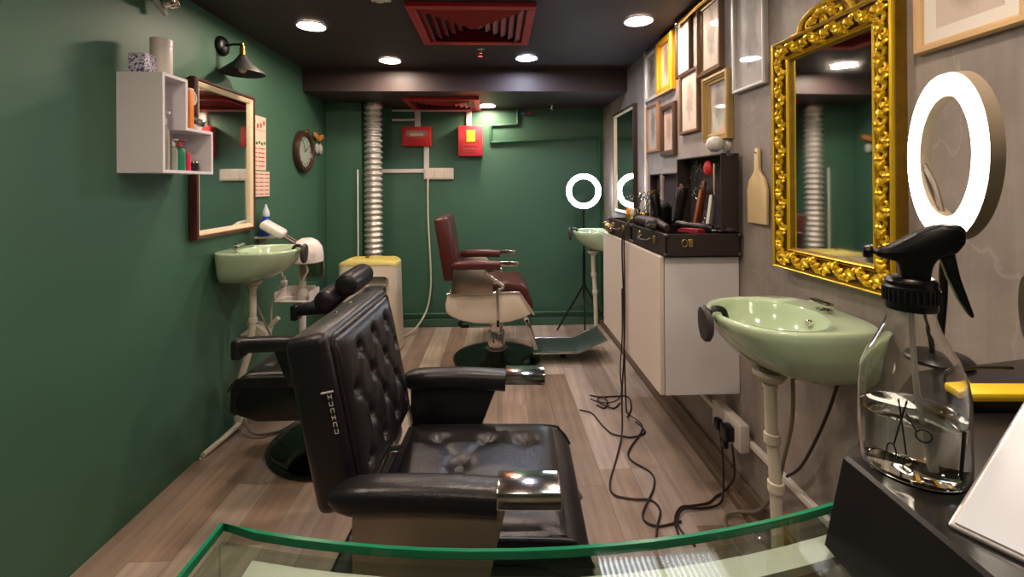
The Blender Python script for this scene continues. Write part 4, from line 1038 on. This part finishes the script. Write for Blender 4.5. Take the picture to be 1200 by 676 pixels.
MB().box((.045, -.142, .592), (.205, .006, .030), .012, 3).build('slot', mat('ac_dark_groove', '6e6858', .5), hd)
MB().lathe([(0, 0), (.016, 0), (.016, .008), (0, .008)], (-.02, -.02, .735), 14).build('knob', BROWNW, t)
for sx in (-1, 1): MB().cyl((sx*.18, -.09, .012), (sx*.18-.02*sx, -.09, .012), .012, seg=12).cyl((sx*.18, .09, .012), (sx*.18-.02*sx, .09, .012), .012, seg=12).build('castor', BLACK, t)
t = thing('exhaust_duct', 'silver corrugated flexible duct rising to the ceiling behind the air conditioner', 'duct', (-1.03, 3.86, 0))
pr = []
N = 30
for i in range(N*8+1):
    z_ = .60+(ZL-.602)*i/(N*8); pr.append((.068+.009*math.cos(i*PI/4), z_))
MB().lathe(pr, seg=36).build('duct_tube', DUCT, t, ang=70)
MB().tube([(0, 0, .63), (0, -.002, .5), (0, -.05, .42), (0, -.13, .40)], .066, 20).build('elbow', DUCT, t)
MB().lathe([(.078, ZL-.05), (.08, ZL-.045), (.08, ZL-.02), (.078, ZL-.002)], seg=30).build('clamp_band', STEEL, t)
tag(MB().cyl((-1.155, 3.84, .0), (-1.155, 3.84, 1.43), .008, seg=10).build('white_pipe', WPLAST), 'thin white pipe running down beside the silver duct', 'pipe')

# ------------------------------------------------------------------ back wall
def trunk(a, b_, label):
    return tag(MB().box2(a, b_, .002, 1).build('cable_trunking', WPLAST, smooth=False), label, 'trunking', 'white trunking on the back wall')
trunk((-.74, YB-.02, 1.83), (-.69, YB, ZL), 'white trunking dropping to the red call point box')
trunk((-.27, YB-.02, 1.83), (-.222, YB, ZL), 'white trunking dropping to the pinkish red alarm box')
trunk((-1.10, YB-.02, 1.41), (-.65, YB, 1.445), 'white horizontal trunking left of the multi-socket')
trunk((-.95, YB-.012, 1.885), (-.742, YB, 1.905), 'thin white strip left of the first drop, near the ceiling')
trunk((-.95, YB-.012, 1.972), (-.25, YB, 1.99), 'thin white strip along the top of the back wall')
trunk((-.66, YB-.018, 1.445), (-.615, YB, 1.655), 'short white trunking between the red box and the multi-socket')
t = thing('fire_alarm_box', 'red wide alarm box with a pale display on the back wall', 'alarm box', (-.72, YB, 1.74))
MB().box2((-.13, -.06, -.088), (.13, 0, .088), .006).build('body', REDA, t)
p = MB().box2((-.095, -.063, -.005), (.095, -.058, .052), .002, 1).build('window', mat('alarm_window', '8e6a5c', .3), t)
MB().box2((-.06, -.066, 0.0), (.065, -.062, .028), .001, 1).build('nameplate', mat('alarm_plate', 'cdb39a', .5), p)
MB().lathe([(0, 0), (.008, 0), (.008, .006), (0, .006)], seg=12, M=T(.09, -.06, -.05) @ RX(PI/2)).build('lock', CHROME, t)
t = thing('fire_alarm_box', 'pinkish red alarm box with a yellow label under the warm downlight', 'alarm box', (-.232, YB, 1.695))
MB().box2((-.11, -.075, -.138), (.11, 0, .138), .006).build('body', PINK, t)
MB().box2((-.035, -.079, -.01), (.045, -.075, .098), .001, 1).build('yellow_label', YEL, t)
b = MB()
for i in range(4): b.box((-.055+.036*i, -.0765, -.075), (.022, .003, .02))
b.box((0, -.0765, -.1), (.12, .003, .006)).box((0, -.0765, -.045), (.14, .003, .005)); b.build('print', mat('alarm_print', '8a4a48', .6), t, smooth=False)
MB().lathe([(0, 0), (.009, 0), (.009, .006), (0, .006)], seg=12, M=T(.072, -.075, .0) @ RX(PI/2)).build('lock', BROWNW, t)
t = thing('multi_socket', 'cream multi-socket strip on the back wall', 'socket', (-.524, YB, 1.40))
MB().box2((-.136, -.03, -.052), (.136, 0, .052), .005).build('body', CREAMPL, t)
b = MB()
for i in range(3): b.box((-.085+.085*i, -.031, 0), (.07, .003, .075), .001, 1)
b.build('face_plate', mat('socket_face', 'd2c4b4', .45), t)
tag(MB().tube([(-.622, YB-.035, 1.36), (-.622, YB-.03, 1.0), (-.605, YB-.03, .62), (-.60, YB-.04, .38), (-.63, YB-.08, .18), (-.70, YB-.2, .06), (-.79, 4.0-.1, .012), (-.86, 3.8, .010)], .008, 8, n=8).build('loose_cord', CREAMPL), 'cream cord dropping from the multi-socket to the air conditioner', 'cord')
GP2 = mat('green_painted_pipe', '2e5a42', .4)
tag(MB().tube([(.20, YB-.016, ZL), (.20, YB-.016, 1.86), (.19, YB-.016, 1.85), (-.04, YB-.016, 1.842), (-.047, YB-.016, 1.835), (-.047, YB-.016, 1.692), (-.04, YB-.016, 1.685), (.60, YB-.016, 1.712), (.95, YB-.016, 1.725), (.96, YB-.016, 1.715), (.96, YB-.016, .2)], .012, 8, smooth=False).build('wall_pipe', GP2), 'green painted pipe bending across the upper right of the back wall', 'pipe')
tag(MB().cyl((-1.12, YB-.03, .12), (XR-.01, YB-.03, .12), .012, seg=10).build('skirting_pipe', GP2), 'green painted pipe running low along the back wall', 'pipe')
t = thing('pipe_valve', 'small coloured valve on the pipe at the top of the back wall', 'valve', (.26, YB-.03, 1.955))
MB().box((0, 0, 0), (.05, .03, .035), .004).build('valve_body', mat('dull_blue', '3b4a58', .4), t); MB().box((.045, -.005, 0), (.03, .02, .02), .004).build('valve_handle', REDA, t)

# standing ring light
def ring_light(name, label, loc, rz, R, r, glow, back, tilt=0):
    t = thing(name, label, 'ring light', loc, rz)
    return t
t = thing('ring_light', 'white glowing ring light on a black tripod in the back right corner', 'ring light', (.765, 3.96, 0))
def ringmesh(b, R, w, y0, y1, seg=56):
    prof = [(R-w, y0), (R+w, y0), (R+w, y1), (R-w, y1), (R-w, y0)]
    rings = []
    for i in range(seg):
        a = 2*PI*i/seg
        rings.append([b.bm.verts.new((rr*math.cos(a), yy, rr*math.sin(a))) for rr, yy in prof[:-1]])
    for i in range(seg):
        A, B = rings[i], rings[(i+1) % seg]
        for j in range(4): b.bm.faces.new((A[j], A[(j+1) % 4], B[(j+1) % 4], B[j]))
    return b
g = ringmesh(MB(), .130, .022, -.012, -.004).build('glowing_ring', RINGC, t); g.location = (0, 0, 1.235)
g = ringmesh(MB(), .128, .029, -.004, .012).build('housing', BLACK, t); g.location = (0, 0, 1.235)
MB().cyl((0, .0, .30), (0, 0, 1.06), .009).cyl((0, 0, .3), (0, 0, .7), .013).build('pole', BLACK, t)
MB().box((0, 0, 1.055), (.024, .02, .05), .004).ball((0, -.01, 1.075), .012, u=10, v=8).build('bracket', BLACK, t)
for a in (2.9, .2, 4.6): MB().tube([(0, 0, .42), (.24*math.cos(a), .20*math.sin(a) if math.sin(a) > 0 else .16*math.sin(a), .008)], .008, 8, smooth=False).tube([(0, 0, .26), (.12*math.cos(a), .09*math.sin(a), .20)], .005, 6, smooth=False).build('leg', BLACK, t)

# ------------------------------------------------------------------ counter
ZG = .90
def edge(x):   # far edge of the glass top, gently bowed
    k_ = (x-.04)/.36
    return .500+.050*min(1.45, k_*k_)
TINT = glassy('counter_glass', 'eef5f1', .02, 1.5)
t = thing('display_counter', 'glass topped display counter with a green bowed edge in the foreground', 'display counter', (0, 0, 0))
xs = [-.33+.05*i for i in range(27)]
xs = [x for x in xs if x < .96]+[.965]
far = [(x, edge(x)) for x in xs]
pol = far+[(.965, .0), (-.33, .0)]
gt = MB().prism(pol[::-1], ZG-.008, ZG-.001, 'z').build('glass_top', TINT, t, smooth=False)
EG = mat('green_glass_edge', '1c7a55', .12, var=.1, coat=.6, emit=0)
b = MB()
def strip(b, P, z0, z1, th):
    N_ = len(P); nn = []
    for i in range(N_):
        d = Vector((P[min(i+1, N_-1)][0]-P[max(i-1, 0)][0], P[min(i+1, N_-1)][1]-P[max(i-1, 0)][1])).normalized()
        nn.append(Vector((d.y, -d.x))*th)
    b.loft([[(p[0], p[1], z0), (p[0]+n.x, p[1]+n.y, z0), (p[0]+n.x, p[1]+n.y, z1), (p[0], p[1], z1)] for p, n in zip(P, nn)])
strip(b, [(-.33, 0)]+far, ZG-.009, ZG+.0002, .0045)
b.build('glass_edge', EG, gt, smooth=False, label='green polished glass edge')
inn = [(x, edge(x)-.012) for x in xs if x > -.31]
inn = [(-.318, edge(-.318)-.012)]+inn
b = MB(); strip(b, inn, .14, ZG-.01, .006); b.build('front_glass', TINT, t, smooth=False)
MB().box2((-.322, .02, .14), (-.316, edge(-.318)-.02, ZG-.01)).build('side_glass', TINT, t, smooth=False)
rl = [(x, edge(x)-.024) for x in [-.272+.05*i for i in range(25)] if x < .9]
b = MB()
for (a, c) in zip(rl, rl[1:]):
    b.prism([(a[0], a[1]), (c[0], c[1]), (c[0], c[1]-.028), (a[0], a[1]-.028)], ZG-.024, ZG-.014, 'z')
b.build('metal_rail', mat('polished_rail', 'd6d0c9', .35, metal=.3), t, smooth=False)
b = MB().prism([(x, y-.03) for x, y in inn if x > -.30]+[(.95, .03), (-.29, .03)], .545, .551, 'z').build('glass_shelf', TINT, t, smooth=False)
MB().prism([(x, y+.002) for x, y in inn]+[(.95, .0), (-.318, .0)], 0, .14, 'z').build('plinth', BLKMAT, t, smooth=False)
# flat black cash drawer on the counter
t = thing('cash_drawer', 'flat black cash drawer box on the right end of the counter', 'cash drawer', (0, 0, ZG))
P = [(.383, .492), (.52, .60), (.66, .70), (.985, .76), (.985, .12), (.365, .12)]
P0 = [(.358, .488), (.52, .60), (.66, .70), (.985, .76), (.985, .12), (.34, .12)]
dr = MB().loft([[(x, y, .002) for x, y in P0[::-1]], [(x, y, .094) for x, y in P[::-1]], [(x+.003*(1 if x < .6 else -1), y-.003, .098) for x, y in P[::-1]]]).build('drawer_body', mat('black_laminate', '191718', .30, var=.1, coat=.3), t, smooth=False)
TZ = ZG+.098
# spray bottle
t = thing('spray_bottle', 'clear spray bottle half full of water with black trigger head', 'spray bottle', (.432, .460, TZ+.0005))
BG = mat('bottle_plastic', 'fbfbf8', .0, trans=1, ior=1.46)
bp_ = [(0, .0), (.036, .0), (.043, .004), (.0455, .012), (.0458, .03), (.0452, .085), (.043, .105), (.037, .122), (.030, .135), (.0235, .15), (.0195, .164), (.0185, .172)]
bi_ = [(max(0, r-.0016), z_+(.0022 if z_ < .013 else 0)) for r, z_ in bp_][::-1]
MB().lathe(bp_+bi_, seg=56).build('bottle_body', BG, t)
WAT = mat('water', 'f7f8f4', .0, trans=1, ior=1.33)
MB().lathe([(0, .0026), (.0335, .0026), (.0405, .0065), (.0433, .0140), (.0438, .03), (.0434, .0635), (.042, .0628), (0, .0622)], seg=56).build('water_fill', WAT, t)
cap = MB().lathe([(.019, .168), (.0215, .169), (.022, .173), (.0215, .176), (.0225, .177), (.023, .192), (.0215, .194), (.022, .198), (.02, .201), (.016, .203), (0, .203)], seg=40).build('collar', BLACK, t)
b = MB()
for i in range(30):
    a = 2*PI*i/30; b.box((.0232*math.cos(a), .0232*math.sin(a), .184), (.0014, .0014, .013))
b.build('grip_ribs', BLKMAT, cap, smooth=False)
hp = [(-.016, .198), (.012, .198), (.015, .215), (.021, .222), (.036, .226), (.044, .236), (.045, .247), (.040, .252), (.022, .252), (.0, .244), (-.014, .236), (-.03, .228), (-.042, .226), (-.043, .221), (-.032, .218), (-.018, .216)]
Ms = RZ(-.62) @ T(.004, 0, .198) @ Matrix.Diagonal((.82, 1.1, 1.12, 1)) @ T(0, 0, -.198)
MB().prism(hp, -.0125, .0125, 'y', .004, M=Ms).build('trigger_head', BLACK, t)
MB().prism([(.020, .228), (.034, .232), (.040, .205), (.052, .172), (.049, .170), (.038, .185), (.028, .205)], -.007, .007, 'y', .002, M=Ms).build('trigger', BLACK, t)
MB().lathe([(0, 0), (.006, 0), (.007, .004), (.006, .01), (0, .01)], seg=14, M=Ms @ T(-.043, 0, .2235) @ RY(-PI/2)).build('nozzle', BLACK, t)
MB().tube([(.0, 0, .195), (.002, 0, .12), (.012, 0, .03), (.018, .004, .008)], .0028, 8).build('dip_tube', mat('tube_plastic', 'c9c5bf', .3, alpha=.6), t)
# printed scissors and comb on the bottle
def onbottle(a, z_, r=.0462): return (r*math.cos(a), r*math.sin(a), z_)
INK = mat('black_ink', '0e0d0d', .6)
b = MB(); a0 = -PI/2-.95
b.tube([onbottle(a0+.12, .088), onbottle(a0+.02, .068), onbottle(a0-.10, .042)], .0008, 5).tube([onbottle(a0-.02, .088), onbottle(a0+.03, .068), onbottle(a0+.10, .036)], .0008, 5)
for aa, zz in ((-.15, .034), (.12, .026)):
    b.tube([onbottle(a0+aa+.085*math.cos(q), zz+.008*math.sin(q)) for q in [2*PI*i/12 for i in range(12)]], .0007, 5, closed=True, smooth=False)
b.tube([onbottle(a0+.38+.13*math.cos(q), .058+.006*math.sin(q)) for q in [2*PI*i/12 for i in range(12)]], .0008, 5, closed=True, smooth=False).tube([onbottle(a0+.26, .061), onbottle(a0+.1, .076)], .0007, 5, smooth=False)
b.build('scissors_print', INK, t)
b = MB(); a1 = -PI/2+.1
b.tube([onbottle(a1+.08, .065), onbottle(a1-.02, .022)], .0016, 6, smooth=False)
for i in range(14): b.tube([onbottle(a1+.08-.1*i/14, .064-.042*i/14), onbottle(a1+.16-.1*i/14, .063-.042*i/14)], .0003, 4, smooth=False)
b.build('comb_print', INK, t)

# near ring light
t = thing('ring_light', 'large warm glowing ring light behind the spray bottle', 'ring light', (.72, .70, TZ))
RZc = .342; ph = math.radians(64)    # plane direction
rg = RZ(ph)
def addring(b_, name, m, par, lb=None):
    return b_.build(name, m, par, label=lb, M=T(0, 0, RZc) @ rg)
addring(ringmesh(MB(), .1155, .0135, .004, .011, 72), 'glowing_ring', RINGW, t)
addring(ringmesh(MB(), .1135, .0185, -.012, .004, 72), 'housing', mat('ring_housing', '8d7f6c', .45), t)
MB().tube([(.02, .04, .006), (.02, .03, .10), (.005, .012, .17), (0.004, .0, .216)], .006, 10).build('gooseneck', BLACK, t)
MB().tube([(.01, .012, .216), (.03, .05, .29), (.045, .085, .33), (.05, .10, .36)], .0045, 8).build('rear_arm', mat('arm_bronze', '5c5044', .4), t)
MB().lathe([(0, 0), (.045, 0), (.047, .006), (.04, .012), (0, .014)], (.02, .04, 0), 28).build('base', BLACK, t)
MB().ball((.056, .118, .38), .011, u=12, v=8).build('knob', BLACK, t)

# white tablet on its stand
t = thing('tablet', 'white tilted tablet stand at the right edge of the counter', 'tablet', (.393, .385, TZ))
d1 = Vector((.30, -.55, 0)).normalized(); d2 = Vector((.80, .28, .55)).normalized()
n_ = d1.cross(d2).normalized()
Mx = Matrix(((d1.x, d2.x, n_.x, 0), (d1.y, d2.y, n_.y, 0), (d1.z, d2.z, n_.z, 0.0), (0, 0, 0, 1)))
MB().prism([(0, 0), (.20, 0), (.20, .17), (0, .17)], -.004, .004, 'z', .002, M=Mx).build('tablet_body', mat('tablet_silver', 'bdb9b8', .3, metal=.4), t, smooth=False)
MB().prism([(.004, .004), (.196, .004), (.196, .166), (.004, .166)], -.0055, -.0042, 'z', M=Mx).build('tablet_back', mat('tablet_white', 'ccd3e0', .35), t, smooth=False)
MB().prism([(.004, .004), (.196, .004), (.196, .166), (.004, .166)], .0042, .0055, 'z', M=Mx).build('tablet_face', mat('tablet_white', 'd9dbe0', .35), t, smooth=False)
MB().tube([tuple(Mx @ Vector((.12, .08, -.004))), (.18, .0, .002)], .004, 8, smooth=False).build('prop', CHROME, t)

t = thing('yellow_block', 'yellow topped black block lying at the back of the cash drawer', 'block', (.665, .585, TZ), rz=-.05)
MB().box((0.01, 0, .007), (.11, .03, .014), .002).build('base', BLACK, t); MB().box((.01, 0, .020), (.115, .034, .012), .004).build('top', mat('yellow_plastic', 'e8c42a', .4), t)
MB().tube([(-.04, .02, .014), (-.035, .024, .035), (.0, .026, .042), (.05, .026, .042)], .0022, 8).build('wire', BLACK, t)
t = thing('round_stand', 'black round headed stand at the right edge of the counter', 'stand', (.735, .60, TZ))
MB().lathe([(0, 0), (.035, 0), (.036, .005), (0, .008)], seg=26).build('base', BLACK, t); MB().cyl((0, 0, .005), (0, 0, .085), .004).build('stem', BLACK, t)
MB().lathe([(0, -.006), (.045, -.006), (.048, 0), (.045, .006), (0, .006)], seg=36, M=T(0, 0, .125) @ RZ(.85) @ RX(PI/2)).build('head', BLACK, t)

# ------------------------------------------------------------------ world, camera, exposure
w = bpy.data.worlds.new('world'); SC.world = w; w.use_nodes = True
w.node_tree.nodes['Background'].inputs['Color'].default_value = (.02, .02, .022, 1)
w.node_tree.nodes['Background'].inputs['Strength'].default_value = .3
cam = bpy.data.cameras.new('camera'); co_ = bpy.data.objects.new('camera', cam); COL.objects.link(co_)
cam.sensor_width = 36; cam.lens = 532.6/1200*36; cam.shift_y = -(338-214.4)/1200; cam.clip_start = .02
co_.matrix_world = T(0, 0, 1.3) @ RZ(math.radians(-2.0)) @ RX(math.radians(90.15)) @ RZ(math.radians(-.37))
SC.camera = co_
SC.view_settings.view_transform = 'Standard'; SC.view_settings.look = 'None'; SC.view_settings.gamma = 1
SC.view_settings.use_curve_mapping = False
SC.view_settings.exposure = 0.12
